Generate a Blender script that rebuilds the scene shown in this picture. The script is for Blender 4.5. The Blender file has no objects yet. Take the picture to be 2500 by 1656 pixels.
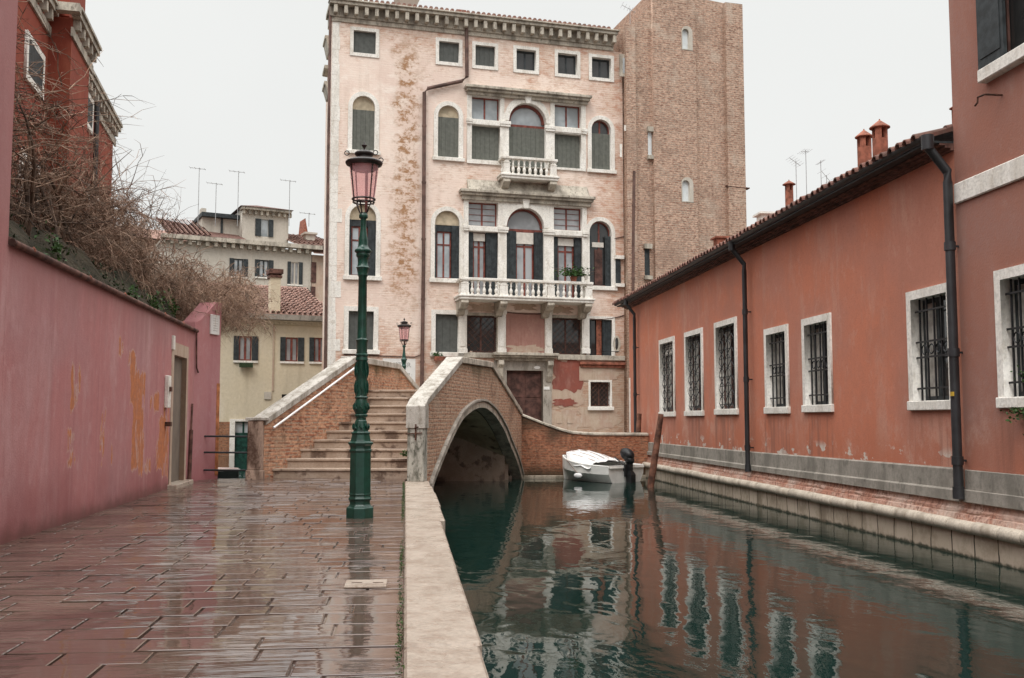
import bpy, math, random
from math import sin, cos, tan, atan, atan2, pi, radians, hypot
from mathutils import Vector, Matrix
rnd = random.Random(11)
SC = bpy.context.scene
COL = SC.collection
# ------------------------------------------------------------------ survey of the place (camera station and sight lines)
F0 = 2430.; CX, CY = 1250., 828.
TH = atan(194/F0); YAW = atan(260/F0*cos(TH)); EYE = Vector((0, 0, 1.1))
ZU = Vector((0, 0, 1)); FH = Vector((sin(YAW), cos(YAW), 0)); RT = Vector((cos(YAW), -sin(YAW), 0))
FW = FH*cos(TH)+ZU*sin(TH); UP = -FH*sin(TH)+ZU*cos(TH)
def ray(px, py): return RT*(px-CX)+UP*(CY-py)+FW*F0
def hitz(px, py, z=0.):
    d = ray(px, py); return EYE+d*((z-1.1)/d.z)
def hitx(px, py, X):
    d = ray(px, py); return EYE+d*(X/d.x)
def hity(px, py, Y):
    d = ray(px, py); return EYE+d*(Y/d.y)
class Fr:
    """a vertical plane: origin on the ground, x along it (left to right for someone facing it), y into it"""
    def __init__(s, o, e):
        s.o = Vector((o[0], o[1], 0)); s.e = Vector((e[0], e[1], 0)).normalized(); s.n = Vector((-s.e.y, s.e.x, 0))
    def hit(s, px, py, y=0.):
        d = ray(px, py); p0 = s.o+s.n*y; k = (p0-EYE).dot(s.n)/d.dot(s.n); p = EYE+d*k-s.o
        return p.dot(s.e), p.z
    def x(s, px, py=1022, y=0.): return s.hit(px, py, y)[0]
    def rect(s, l, r, t, b, y=0.):
        c = (l+r)/2; m = (t+b)/2
        return s.hit(l, m, y)[0], s.hit(r, m, y)[0], s.hit(c, b, y)[1], s.hit(c, t, y)[1]
    def W(s, x, y, z): return s.o+s.e*x+s.n*y+ZU*z
    def root(s, name, x=0.): # an empty on the frame
        o = bpy.data.objects.new(name, None); COL.objects.link(o)
        o.location = s.o; o.rotation_euler = (0, 0, atan2(s.e.y, s.e.x)); o.empty_display_size = .3
        return o
def frame_at(px, D, vpx, sgn=1, opx=None):
    p = EYE+(ray(px, 1022).normalized())*1.0
    d = ray(px, 1022); d.z = 0; p = d*(D/d.dot(FH))
    e = ray(vpx, 1022); e.z = 0; e = e.normalized()*sgn
    f = Fr((p.x, p.y), e)
    if opx is not None:
        x0 = f.x(opx); f.o = f.o+f.e*x0
    return f
def empty(name, loc=(0, 0, 0), rz=0):
    o = bpy.data.objects.new(name, None); COL.objects.link(o); o.location = loc; o.rotation_euler = (0, 0, rz); o.empty_display_size = .3
    return o
def tag(o, label=None, cat=None, group=None, kind=None):
    if label: o['label'] = label
    if cat: o['category'] = cat
    if group: o['group'] = group
    if kind: o['kind'] = kind
    return o
def kids(o): return [c for c in bpy.data.objects if c.parent == o]
def copy_tree(o, parent=None):
    ch = kids(o); c = o.copy(); COL.objects.link(c); c.parent = parent
    for k in ch: copy_tree(k, c)
    return c
# ------------------------------------------------------------------ mesh builder
class MB:
    def __init__(s): s.v = []; s.f = []
    def add(s, vs, fs):
        n = len(s.v); s.v += [tuple(v) for v in vs]; s.f += [tuple(i+n for i in f) for f in fs]; return s
    def box(s, x0, x1, y0, y1, z0, z1):
        if x1 < x0: x0, x1 = x1, x0
        if y1 < y0: y0, y1 = y1, y0
        if z1 < z0: z0, z1 = z1, z0
        return s.add([(x0,y0,z0),(x1,y0,z0),(x1,y1,z0),(x0,y1,z0),(x0,y0,z1),(x1,y0,z1),(x1,y1,z1),(x0,y1,z1)],
            [(0,3,2,1),(4,5,6,7),(0,1,5,4),(1,2,6,5),(2,3,7,6),(3,0,4,7)])
    def loft(s, rings, cap=True, close=True):
        n = len(rings[0]); vs = [p for r in rings for p in r]; fs = []
        for i in range(len(rings)-1):
            for j in range(n if close else n-1):
                a = i*n+j; b = i*n+(j+1) % n; fs.append((a, b, b+n, a+n))
        if cap: fs.append(tuple(reversed(range(n)))); fs.append(tuple((len(rings)-1)*n+j for j in range(n)))
        return s.add(vs, fs)
    def prism_y(s, poly, y0, y1): return s.loft([[(x, y0, z) for x, z in poly], [(x, y1, z) for x, z in poly]])
    def prism_x(s, poly, x0, x1): return s.loft([[(x0, y, z) for y, z in poly], [(x1, y, z) for y, z in poly]])
    def prism_z(s, poly, z0, z1): return s.loft([[(x, y, z0) for x, y in poly], [(x, y, z1) for x, y in poly]])
    def lathe(s, cx, cy, prof, n=16, rot=0., sx=1., sy=1.):
        return s.loft([[(cx+r*sx*cos(2*pi*j/n+rot), cy+r*sy*sin(2*pi*j/n+rot), z) for j in range(n)] for r, z in prof])
    def tube(s, pts, r, n=6, cap=True):
        pts = [Vector(p) for p in pts]; rs = r if isinstance(r, (list, tuple)) else [r]*len(pts); rings = []
        for i, p in enumerate(pts):
            t = (pts[min(i+1, len(pts)-1)]-pts[max(i-1, 0)])
            if t.length < 1e-9: t = Vector((0, 0, 1))
            t.normalize(); a = t.cross(Vector((0, 0, 1)) if abs(t.z) < .9 else Vector((1, 0, 0))).normalized(); b = t.cross(a)
            rings.append([p+a*(rs[i]*cos(2*pi*j/n))+b*(rs[i]*sin(2*pi*j/n)) for j in range(n)])
        return s.loft(rings, cap)
    def ring(s, c, R, r, ax='z', n=20, m=6):
        P = []
        for i in range(n+1):
            a = 2*pi*i/n
            P.append({'z': (c[0]+R*cos(a), c[1]+R*sin(a), c[2]), 'y': (c[0]+R*cos(a), c[1], c[2]+R*sin(a)), 'x': (c[0], c[1]+R*cos(a), c[2]+R*sin(a))}[ax])
        return s.tube(P, r, m, False)
    def build(s, name, mat, parent=None, smooth=False, bevel=0., fix=True):
        me = bpy.data.meshes.new(name); me.from_pydata(s.v, [], s.f); me.update()
        if fix:
            import bmesh
            bm = bmesh.new(); bm.from_mesh(me); bmesh.ops.recalc_face_normals(bm, faces=bm.faces); bm.to_mesh(me); bm.free()
        return finish(me, name, mat, parent, smooth, bevel)
def finish(me, name, mat, parent=None, smooth=False, bevel=0.):
    me.materials.clear(); me.materials.append(mat)
    if smooth: me.polygons.foreach_set('use_smooth', [True]*len(me.polygons))
    o = bpy.data.objects.new(name, me); COL.objects.link(o); o.parent = parent
    if smooth:
        md = o.modifiers.new('edge', 'EDGE_SPLIT'); md.split_angle = radians(50)
    if bevel:
        md = o.modifiers.new('bevel', 'BEVEL'); md.width = bevel; md.segments = 1; md.limit_method = 'ANGLE'
    return o
def shape(name, outer, holes, y0, y1, mat, parent=None):
    """flat plate in the xz plane with real holes, thickness y0..y1"""
    cu = bpy.data.curves.new('c', 'CURVE'); cu.dimensions = '2D'; cu.fill_mode = 'BOTH'; cu.extrude = abs(y1-y0)/2
    for lp in [outer]+holes:
        sp = cu.splines.new('POLY'); sp.points.add(len(lp)-1)
        for p, (x, z) in zip(sp.points, lp): p.co = (x, z, 0, 1)
        sp.use_cyclic_u = True
    ob = bpy.data.objects.new('t', cu); me = bpy.data.meshes.new_from_object(ob); bpy.data.objects.remove(ob)
    m = (y0+y1)/2
    for v in me.vertices:
        x, y, z = v.co; v.co = (x, m-z, y)
    me.name = name; me.update()
    return finish(me, name, mat, parent)
def text(name, s, size, x, y, z, mat, parent, thin=.004):
    cu = bpy.data.curves.new('f', 'FONT'); cu.body = s; cu.size = size; cu.align_x = 'CENTER'; cu.align_y = 'CENTER'; cu.extrude = thin
    ob = bpy.data.objects.new('t', cu); me = bpy.data.meshes.new_from_object(ob); bpy.data.objects.remove(ob)
    for v in me.vertices:
        a, b, c = v.co; v.co = (x+a, y-c, z+b)
    return finish(me, name, mat, parent)
def R4(x0, x1, z0, z1): return [(x0, z0), (x1, z0), (x1, z1), (x0, z1)]
def arch(x0, x1, z0, z1, n=14):
    r = (x1-x0)/2; c = (x0+x1)/2; zs = z1-r
    return [(x0, z0), (x1, z0)]+[(c+r*cos(pi*i/n), zs+r*sin(pi*i/n)) for i in range(n+1)]
def grow(r, w, b=None): return (r[0]-w, r[1]+w, r[2]-(w if b is None else b), r[3]+w)
# ------------------------------------------------------------------ materials
class M:
    def __init__(s, name, rough=.8, base=(.5, .5, .5), spec=.3, metal=0.):
        s.m = bpy.data.materials.new(name); s.m.use_nodes = True; s.nt = s.m.node_tree; s.b = s.nt.nodes['Principled BSDF']
        s.b.inputs['Roughness'].default_value = rough; s.b.inputs['Base Color'].default_value = (*base, 1)
        s.b.inputs['Specular IOR Level'].default_value = spec; s.b.inputs['Metallic'].default_value = metal; s._co = None
    def n(s, t, **k):
        nd = s.nt.nodes.new(t)
        for a, b in k.items(): setattr(nd, a, b)
        return nd
    def put(s, inp, v):
        if hasattr(v, 'is_output') or isinstance(v, bpy.types.NodeSocket): s.nt.links.new(v, inp)
        elif isinstance(v, (tuple, list)) and len(v) == 3 and inp.type == 'RGBA': inp.default_value = (*v, 1)
        else: inp.default_value = v
    def co(s):
        if s._co is None: s._co = s.n('ShaderNodeTexCoord').outputs['Object']
        return s._co
    def map(s, sc=(1, 1, 1), loc=(0, 0, 0), v=None):
        nd = s.n('ShaderNodeMapping'); s.put(nd.inputs['Vector'], v or s.co()); nd.inputs['Scale'].default_value = sc; nd.inputs['Location'].default_value = loc
        return nd.outputs[0]
    def noise(s, scale=5, det=4, sc=(1, 1, 1), rough=.55, dist=0., loc=(0, 0, 0), v=None):
        nd = s.n('ShaderNodeTexNoise'); s.put(nd.inputs['Vector'], s.map(sc, loc, v)); nd.inputs['Scale'].default_value = scale
        nd.inputs['Detail'].default_value = det; nd.inputs['Roughness'].default_value = rough; nd.inputs['Distortion'].default_value = dist
        return nd.outputs['Fac']
    def rng(s, v, a, b, c=0., d=1., smooth=True):
        nd = s.n('ShaderNodeMapRange'); nd.interpolation_type = 'SMOOTHSTEP' if smooth else 'LINEAR'
        s.put(nd.inputs[0], v); s.put(nd.inputs[1], a); s.put(nd.inputs[2], b); s.put(nd.inputs[3], c); s.put(nd.inputs[4], d)
        return nd.outputs[0]
    def math(s, op, a, b=0.):
        nd = s.n('ShaderNodeMath', operation=op); s.put(nd.inputs[0], a); s.put(nd.inputs[1], b); return nd.outputs[0]
    def mix(s, f, a, b, bl='MIX'):
        nd = s.n('ShaderNodeMix', data_type='RGBA', blend_type=bl); nd.clamp_factor = True
        s.put(nd.inputs[0], f); s.put(nd.inputs[6], a); s.put(nd.inputs[7], b); return nd.outputs[2]
    def sep(s, v=None):
        nd = s.n('ShaderNodeSeparateXYZ'); s.put(nd.inputs[0], v or s.co()); return nd.outputs
    def uv(s, sq=1.): # face coordinates good for any upright wall
        o = s.sep(); nd = s.n('ShaderNodeCombineXYZ'); s.put(nd.inputs[0], s.math('ADD', o[0], s.math('MULTIPLY', o[1], sq))); s.put(nd.inputs[1], o[2]); return nd.outputs[0]
    def brick(s, c1, c2, mo, bw=.26, rh=.075, ms=.009, v=None, warp=.012, bias=0.):
        uv = v or s.uv()
        if warp:
            ns = s.n('ShaderNodeTexNoise'); s.put(ns.inputs['Vector'], uv); ns.inputs['Scale'].default_value = 3.
            a = s.n('ShaderNodeVectorMath', operation='SUBTRACT'); s.put(a.inputs[0], ns.outputs['Color']); a.inputs[1].default_value = (.5, .5, .5)
            b = s.n('ShaderNodeVectorMath', operation='MULTIPLY_ADD'); s.put(b.inputs[0], a.outputs[0]); b.inputs[1].default_value = (warp*2, warp*2, 0); s.put(b.inputs[2], uv); uv = b.outputs[0]
        nd = s.n('ShaderNodeTexBrick'); s.put(nd.inputs['Vector'], uv); s.put(nd.inputs['Color1'], c1); s.put(nd.inputs['Color2'], c2); s.put(nd.inputs['Mortar'], mo)
        nd.inputs['Scale'].default_value = 1; nd.inputs['Mortar Size'].default_value = ms; nd.inputs['Mortar Smooth'].default_value = .25; nd.inputs['Bias'].default_value = bias
        nd.inputs['Brick Width'].default_value = bw; nd.inputs['Row Height'].default_value = rh
        return nd.outputs['Color'], nd.outputs['Fac']
    def band(s, v, a, b, soft=.1): # 1 inside a..b
        return s.math('MULTIPLY', s.rng(v, a-soft, a+soft), s.rng(v, b-soft, b+soft, 1., 0.))
    def bump(s, h, st=.3, d=.01, n=None):
        nd = s.n('ShaderNodeBump'); s.put(nd.inputs['Height'], h); s.put(nd.inputs['Strength'], st); nd.inputs['Distance'].default_value = d
        if n is not None: s.put(nd.inputs['Normal'], n)
        s.nt.links.new(nd.outputs[0], s.b.inputs['Normal']); return nd.outputs[0]
    def base(s, c): s.put(s.b.inputs['Base Color'], c); return s
    def rough(s, c): s.put(s.b.inputs['Roughness'], c); return s
def simple(name, c, rough=.6, spec=.3, metal=0., var=.25, sc=8., bump=.15, dark=None):
    m = M(name, rough, c, spec, metal); n = m.noise(sc, 6)
    d = dark or tuple(x*(1-var*1.6) for x in c); l = tuple(min(1, x*(1+var*.7)) for x in c)
    m.base(m.mix(m.rng(n, .3, .7), d, l)); m.bump(m.noise(sc*5, 4), bump, .01); return m.m
def stone(name, c, stain=(.25, .2, .14), amt=.5, sc=2.5, rough=.7, wet=0., vert=1.):
    m = M(name, rough, c, .3); a = m.noise(sc, 8, (1, 1, vert*.35), .65); b = m.noise(sc*9, 5)
    col = m.mix(m.rng(a, .42, .66, 0, amt), c, stain); col = m.mix(m.rng(b, .4, .66, 0, .45), col, tuple(x*.58 for x in c)); col = m.mix(m.rng(m.noise(sc*3.3, 6, (1, 1, .5), .7, loc=(3, 1, 7)), .53, .66, 0, amt), col, stain); m.base(col)
    m.bump(m.math('ADD', m.noise(sc*12, 6), m.math('MULTIPLY', a, .8)), .35, .012)
    if wet: m.rough(m.rng(m.noise(2., 3), .4, .6, rough, rough*wet))
    return m.m
def plaster(name, a, b, c, sc=1., streak=.5, dirt=(.2, .14, .1), rough=.85, zlow=None, low=(.2, .1, .08), grain=.18):
    """lime plaster: broad tone drift, rain streaks, fine grain"""
    m = M(name, rough, a, .2); n1 = m.noise(.55*sc, 7, rough=.6); n2 = m.noise(1.6*sc, 8, (1, 1, .3), .65, .3); n3 = m.noise(3.2*sc, 6, (1, 1, .07)); g = m.noise(60, 3)
    col = m.mix(m.rng(n1, .38, .62), a, b); col = m.mix(m.rng(n2, .5, .72, 0, .75), col, c)
    col = m.mix(m.rng(n3, .52, .75, 0, streak), col, dirt)
    col = m.mix(m.rng(g, .3, .7, 0, grain*2), col, m.mix(.55, col, dirt)); m1 = m.noise(9, 7, (1, 1, .8), .75, loc=(6, 1, 3)); col = m.mix(m.rng(m1, .42, .62, 0, .38), col, m.mix(.5, col, dirt)); col = m.mix(m.rng(m.noise(4, 6, (1, 1, .7), .7, loc=(1, 8, 2)), .54, .66, 0, .3), col, c); m.col = col
    if zlow is not None:
        z = m.sep()[2]; zz = m.math('ADD', z, m.math('MULTIPLY', m.math('SUBTRACT', m.noise(1.2, 6), .5), -1.3)); col = m.mix(m.rng(zz, zlow-.7, zlow+.3, .7, 0.), col, low)
    m.base(col); m.bump(m.math('ADD', m.noise(45, 5), m.math('MULTIPLY', n2, 1.5)), .4, .008)
    m.col = col
    return m
T = {}
T['stone'] = stone('istrian_stone', (.84, .81, .75), (.42, .36, .28), .4)
T['stone_old'] = stone('weathered_stone', (.52, .47, .39), (.12, .10, .08), .75, 3.)
T['stone_grey'] = stone('grey_stone', (.40, .36, .31), (.12, .1, .08), .6, 4.)
T['coping'] = stone('coping_stone', (.52, .49, .44), (.17, .14, .10), .75, 5.)
T['kerb'] = stone('kerb_stone', (.46, .39, .32), (.27, .19, .14), .6, 5., .4, .6)
T['pillar_pink'] = stone('pinkish_pillar_stone', (.46, .33, .255), (.085, .045, .03), 1., 3.)
T['pillar_grey'] = stone('speckled_pillar_stone', (.50, .48, .42), (.07, .07, .05), 1., 7.)
T['bank_stone'] = stone('canal_bank_stone', (.44, .37, .29), (.11, .09, .06), .7, 3.5)
T['roll'] = stone('roll_stone', (.58, .51, .42), (.2, .15, .1), .5, 4.)
T['cement'] = stone('grey_cement', (.33, .30, .26), (.13, .12, .10), .7, 2., .8)
T['shutter'] = simple('faded_green_shutter', (.125, .13, .112), .7, var=.12)
T['shutter_dark'] = simple('dark_shutter', (.035, .042, .045), .6, var=.3)
T['shutter_mid'] = simple('grey_roller_shutter', (.09, .095, .088), .7, var=.12)
T['sash'] = simple('red_brown_sash', (.20, .055, .04), .5, var=.3)
T['tympanum'] = simple('cream_tympanum', (.50, .42, .30), .8, var=.2, sc=4)
T['blind'] = simple('white_blind', (.62, .58, .52), .7, var=.1)
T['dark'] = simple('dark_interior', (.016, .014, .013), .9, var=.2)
T['curtain'] = simple('pale_curtain', (.42, .40, .36), .9, var=.2)
T['iron'] = simple('black_iron', (.016, .016, .018), .5, .4, var=.3)
T['aerial'] = simple('pale_aerial_metal', (.34, .34, .34), .5)
T['rust'] = simple('rusty_iron', (.10, .045, .03), .8, var=.4)
T['pipe'] = simple('dark_downpipe', (.028, .029, .032), .45, .5, var=.3, sc=3)
T['pipe_brown'] = simple('brown_downpipe', (.13, .075, .06), .6, var=.3, sc=3)
T['green'] = simple('bottle_green_paint', (.010, .058, .040), .28, .5, var=.2, sc=14, bump=.08)
T['lampcap'] = simple('dark_lamp_metal', (.030, .022, .020), .4, .5, var=.3, sc=14)
T['copper'] = simple('lamp_inner_metal', (.2, .07, .06), .5, .4)
T['boat'] = simple('white_boat_paint', (.80, .79, .75), .55, .3, var=.07, sc=5.)
T['tarp'] = simple('white_tarpaulin', (.78, .77, .76), .6, .3, var=.08, sc=3.)
T['antifoul'] = simple('dark_hull_bottom', (.02, .03, .028), .5)
T['rubber'] = simple('black_motor_cover', (.014, .014, .016), .45, .4, var=.4)
T['woodpole'] = simple('brown_wood', (.19, .085, .055), .7, var=.45, sc=6)
T['door'] = simple('brown_wood_door', (.105, .05, .04), .7, var=.4, sc=4)
T['doorgrey'] = simple('taupe_metal_door', (.19, .155, .125), .65, var=.12, sc=3)
T['doorgreen'] = simple('green_water_door', (.012, .06, .045), .5, var=.4)
T['terra'] = simple('terracotta', (.30, .11, .07), .85, var=.35, sc=7)
T['terra_dark'] = simple('old_terracotta', (.14, .07, .055), .85, var=.4, sc=7)
T['sign'] = simple('white_sign_plaster', (.74, .73, .70), .7, var=.06, sc=3)
T['letters'] = simple('faded_black_letters', (.30, .30, .29), .7)
T['yellowtag'] = simple('yellow_sticker', (.6, .38, .04), .6)
T['blue'] = simple('blue_fender', (.03, .10, .2), .5)
T['leaf'] = simple('green_leaf', (.045, .10, .022), .6, var=.45, sc=20)
T['leaf_dark'] = simple('dark_ivy_leaf', (.028, .05, .018), .6, var=.5, sc=20)
T['twig'] = simple('pale_twig', (.38, .26, .185), .8, var=.4, sc=5)
T['twig_dark'] = simple('dark_twig', (.13, .085, .06), .85, var=.5, sc=5)
T['twig_mid'] = simple('brown_twig', (.27, .17, .12), .85, var=.45, sc=5)
T['whitepaint'] = simple('white_handrail_paint', (.8, .79, .78), .35, .4, var=.05)
T['slotpane'] = simple('brightened_slot_pane', (.66, .70, .71), .5, var=.06)  # pane brightness painted into the base colour, against the shade of the recess
def glassmat(name, c, rough=.06, spec=.6):
    m = M(name, rough, c, spec); n = m.noise(1.3, 3); m.base(m.mix(m.rng(n, .35, .65), c, tuple(x*.6 for x in c)))
    m.bump(m.noise(1.5, 2), .05, .02); return m.m
T['glass'] = glassmat('window_glass', (.36, .37, .38)); T['glass_dark'] = glassmat('dark_window_glass', (.045, .045, .045))  # window_glass: grey base stands in for the reflected sky
T['glass_pale'] = glassmat('sky_pale_glass', (.42, .46, .48))  # pale base paints in the sky's reflection, along with curtains behind
# pink lantern glass
m = M('pink_lantern_glass', .1); nt = m.nt; tr = m.n('ShaderNodeBsdfTransparent'); tr.inputs[0].default_value = (1., .84, .85, 1)
m.b.inputs['Base Color'].default_value = (.92, .55, .57, 1); mx = m.n('ShaderNodeMixShader'); mx.inputs[0].default_value = .30
nt.links.new(tr.outputs[0], mx.inputs[1]); nt.links.new(m.b.outputs[0], mx.inputs[2]); nt.links.new(mx.outputs[0], nt.nodes['Material Output'].inputs[0]); T['lampglass'] = m.m
# roof tiles: rows along local slope
def tiles(name, c1, c2, c3):
    m = M(name, .85, c1, .2); n = m.noise(3.5, 4); n2 = m.noise(14, 3); col = m.mix(m.rng(n2, .35, .65), c1, c2); col = m.mix(m.rng(n, .45, .7, 0, .7), col, c3)
    m.base(col); m.bump(m.noise(20, 4), .3, .02); return m.m
T['tile'] = tiles('old_roof_tiles', (.25, .125, .095), (.36, .24, .20), (.13, .09, .075))
T['tile_or'] = tiles('eave_roof_tiles', (.16, .075, .06), (.25, .14, .11), (.05, .04, .035))
# ------------------------------------------------------------------ frames of the walls
PAL = frame_at(1250, 35.0, 9850, 1, 797)
RW = Fr((6.6, 29.0), (0, -1))            # orange wall: x runs towards the viewer
LW = Fr((-3.66, 0), (.006, 1)); 
_a = hitz(0, 1330); _b = hitz(405, 1195); LW = Fr((_a.x-(_b.x-_a.x)/(_b.y-_a.y)*_a.y, 0), (_b.x-_a.x, _b.y-_a.y))
BRG = Fr((.37, 17.73), (2.76, 9.02))     # right face of the bridge
RED = frame_at(254, 26., 674, 1); RED.o = RED.o-RED.e*0
YEL = frame_at(660, 44., 7000, 1); GRY = frame_at(620, 60., 6000, 1)
# ------------------------------------------------------------------ wall materials
def palace_mat():
    m = M('palace_plaster_over_brick', .9, (.6, .45, .37), .15)
    bc, bf = m.brick((.40, .19, .11), (.50, .29, .17), (.55, .47, .38), .27, .082, .013, warp=.02, bias=-.1)
    o = m.sep(); x, z = o[0], o[2]
    n1 = m.noise(.45, 8, rough=.62); n2 = m.noise(1.5, 9, (1, 1, 1.9), .72, .4); n3 = m.noise(5, 6, (1, 1, 3.2), .7); n4 = m.noise(2.2, 6, (1, 1, .1))
    pl = m.mix(m.rng(n1, .38, .62), (.84, .71, .62), (.76, .61, .53)); pl = m.mix(m.rng(n2, .45, .66, 0, .7), pl, (.92, .85, .77))
    lowz = m.rng(z, 2.2, 5.2, .13, 0.); rx = m.rng(x, PAL.x(1400), PAL.x(1525), 0., .11)
    n5 = m.noise(.35, 5, (1, 1, .8), .6, loc=(8, 0, 3)); expo = m.math('ADD', m.math('ADD', m.math('ADD', m.math('MULTIPLY', n2, .42), m.math('MULTIPLY', n5, .35)), m.math('MULTIPLY', n3, .26)), m.math('ADD', m.math('MULTIPLY', m.rng(z, 12.2, 15.3), .07), m.math('ADD', rx, lowz)))
    bt = m.mix(.45, bc, (.68, .50, .40))
    col = m.mix(m.rng(expo, .505, .61, .10, .72), pl, bt); col = m.mix(m.math('MULTIPLY', m.rng(expo, .54, .64, 0, .6), m.rng(m.noise(3, 6, (1, 1, 2), loc=(1, 9, 4)), .45, .6)), col, (.46, .20, .12))
    xs = m.math('ADD', x, m.math('MULTIPLY', m.math('SUBTRACT', m.noise(1.3, 6), .5), 1.6))
    a, b = PAL.x(958), PAL.x(1016); st = m.math('MULTIPLY', m.band(xs, a, b, .22), m.band(z, 5.2, 14.2, .8)); st = m.math('MULTIPLY', st, m.rng(m.noise(3.0, 7, (1, 1, 1.4), .75), .46, .58, .12, .95))
    col = m.mix(st, col, (.34, .18, .085))
    col = m.mix(m.rng(n4, .55, .75, 0, .3), col, (.40, .30, .22))
    col = m.mix(m.rng(m.noise(9, 6, (1, 1, 2.5), .75), .56, .75, 0, .45), col, (.36, .19, .12))
    col = m.mix(m.rng(m.math('ADD', m.math('ADD', z, m.math('MULTIPLY', rx, -9)), m.math('MULTIPLY', n2, 2)), 2.6, 4.2, .55, 0), col, (.30, .22, .15))
    m.base(col); m.bump(m.math('ADD', m.math('MULTIPLY', bf, m.rng(expo, .5, .62, -.1, -.6)), n3), .5, .02); return m.m
def brickmat(name, c1, c2, mo, stain, bw=.26, rh=.075, ms=.010, moss=None, zfade=None, pale=None, amt=.8, sq=1., stsc=1.):
    m = M(name, .9, c1, .15); bc, bf = m.brick(c1, c2, mo, bw, rh, ms, v=m.uv(sq), warp=.015)
    n1 = m.noise(.8*stsc, 8, rough=.65); n2 = m.noise(2.6*stsc, 8, (1, 1, .5), .7); n3 = m.noise(22, 4)
    cell = m.noise(9, 2, (1, 1, 1.8)); bc = m.mix(m.rng(cell, .35, .65, 0, .8), bc, tuple(min(1, c*1.5) for c in c2)); bc = m.mix(m.rng(m.noise(8, 2, (1, 1, 3), loc=(9, 3, 1)), .52, .7, 0, .8), bc, tuple(c*.5 for c in c1))
    if pale: bc = m.mix(m.rng(m.noise(1.3, 7, loc=(4, 2, 8)), .55, .68, 0, .6), bc, pale)
    col = m.mix(m.rng(n1, .48, .7, 0, amt), bc, stain); col = m.mix(m.rng(n2, .52, .72, 0, amt*.9), col, tuple(c*.6 for c in stain)); col = m.mix(m.rng(n3, .3, .7, 0, .35), col, tuple(c*.55 for c in c1))
    if moss:
        z = m.sep()[2]; f = m.math('MULTIPLY', m.rng(m.math('ADD', z, m.math('MULTIPLY', n1, .8)), moss[0], moss[1]), .8); col = m.mix(f, col, moss[2])
    if zfade: # algae and damp at the waterline
        z = m.sep()[2]; f = m.rng(m.math('ADD', z, m.math('MULTIPLY', n2, .5)), zfade, zfade+.4, .85, 0); col = m.mix(f, col, (.035, .035, .022))
    m.base(col); m.bump(m.math('ADD', m.math('MULTIPLY', bf, -.8), m.math('MULTIPLY', n3, .7)), .6, .018); return m.m
T['palace'] = palace_mat()
T['tower'] = brickmat('tower_brick', (.31, .168, .117), (.44, .305, .23), (.42, .35, .285), (.26, .183, .14), .28, .085, .016, amt=.45, pale=(.58, .48, .39))
T['bridge'] = brickmat('bridge_brick', (.33, .155, .10), (.43, .28, .19), (.42, .35, .28), (.16, .11, .08), .25, .068, .014, moss=(2.25, 2.75, (.12, .10, .06)), zfade=-.1, pale=(.52, .40, .30), sq=1.2)
T['parapet'] = brickmat('bridge_inner_brick', (.37, .135, .08), (.47, .27, .17), (.36, .29, .22), (.17, .105, .07), .25, .068, .016, moss=(2.4, 2.75, (.09, .075, .035)), pale=(.44, .31, .21), sq=1.)
T['canalbrick'] = brickmat('canal_wall_brick', (.27, .085, .045), (.36, .17, .10), (.20, .15, .11), (.10, .065, .045), .25, .068, .010, moss=(1.0, 1.45, (.05, .042, .028)), zfade=-.2, pale=(.34, .22, .15))
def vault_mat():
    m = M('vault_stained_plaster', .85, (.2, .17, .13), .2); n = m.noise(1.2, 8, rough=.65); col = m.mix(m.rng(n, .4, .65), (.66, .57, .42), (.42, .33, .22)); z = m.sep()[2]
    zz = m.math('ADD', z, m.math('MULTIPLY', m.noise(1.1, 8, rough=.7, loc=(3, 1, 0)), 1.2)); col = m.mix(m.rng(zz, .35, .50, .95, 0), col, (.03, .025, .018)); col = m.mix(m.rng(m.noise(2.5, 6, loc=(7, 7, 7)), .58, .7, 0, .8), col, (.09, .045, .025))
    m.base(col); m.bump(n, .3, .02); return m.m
T['vault'] = vault_mat()
def orange_mat(name, a, b, c, chips=True):
    p = plaster(name, a, b, c, .9, .22, (.34, .15, .11), .9, zlow=1.0, low=(.44, .145, .08)); m = p; col = p.col
    z = m.sep()[2]; x = m.sep()[0]
    if chips:
        f = m.rng(m.noise(2.0, 6, (1, 1, 1.6), .6, loc=(5, 0, 2)), .57, .58); zz = m.rng(z, .60, .78, 1, 0); col = m.mix(m.math('MULTIPLY', f, zz), col, (.60, .55, .49))
    bl_ = m.math('MULTIPLY', m.rng(m.noise(1.6, 8, (1, 1, .8), .7, loc=(7, 3, 1)), .5, .64), m.rng(z, .55, 2.0, 1, 0)); col = m.mix(m.math('MULTIPLY', bl_, .35), col, (.60, .42, .34)); col = m.mix(m.rng(m.noise(26, 4, rough=.7), .5, .68, 0, .35), col, (.34, .13, .085)); col = m.mix(m.rng(m.noise(.5, 4, loc=(2, 2, 9)), .5, .62, 0, .35), col, (.36, .16, .115))
    sills = [(1610, 1649, 1.02), (1672, 1718, 1.02), (1745, 1801, 1.02), (1867, 1927, 1.02), (1960, 2033, 1.02), (2216, 2318, 1.02), (2431, 2560, 1.02)]
    tot = None
    for l, r, zt in sills:
        u0, u1 = RW.x(l), RW.x(r); 
        nn = m.rng(m.noise(7, 4, (1, 1, .08), .6), .46, .62); q = m.math('MULTIPLY', m.math('MULTIPLY', m.band(x, u0, u1, .06), m.band(z, .35, 1.12, .12)), nn); tot = q if tot is None else m.math('MAXIMUM', tot, q)
    col = m.mix(m.math('MULTIPLY', tot, .55), col, (.24, .11, .08)); m.base(col); return m.m
T['orange'] = orange_mat('orange_render', (.56, .20, .12), (.48, .205, .145), (.56, .32, .245))
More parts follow.
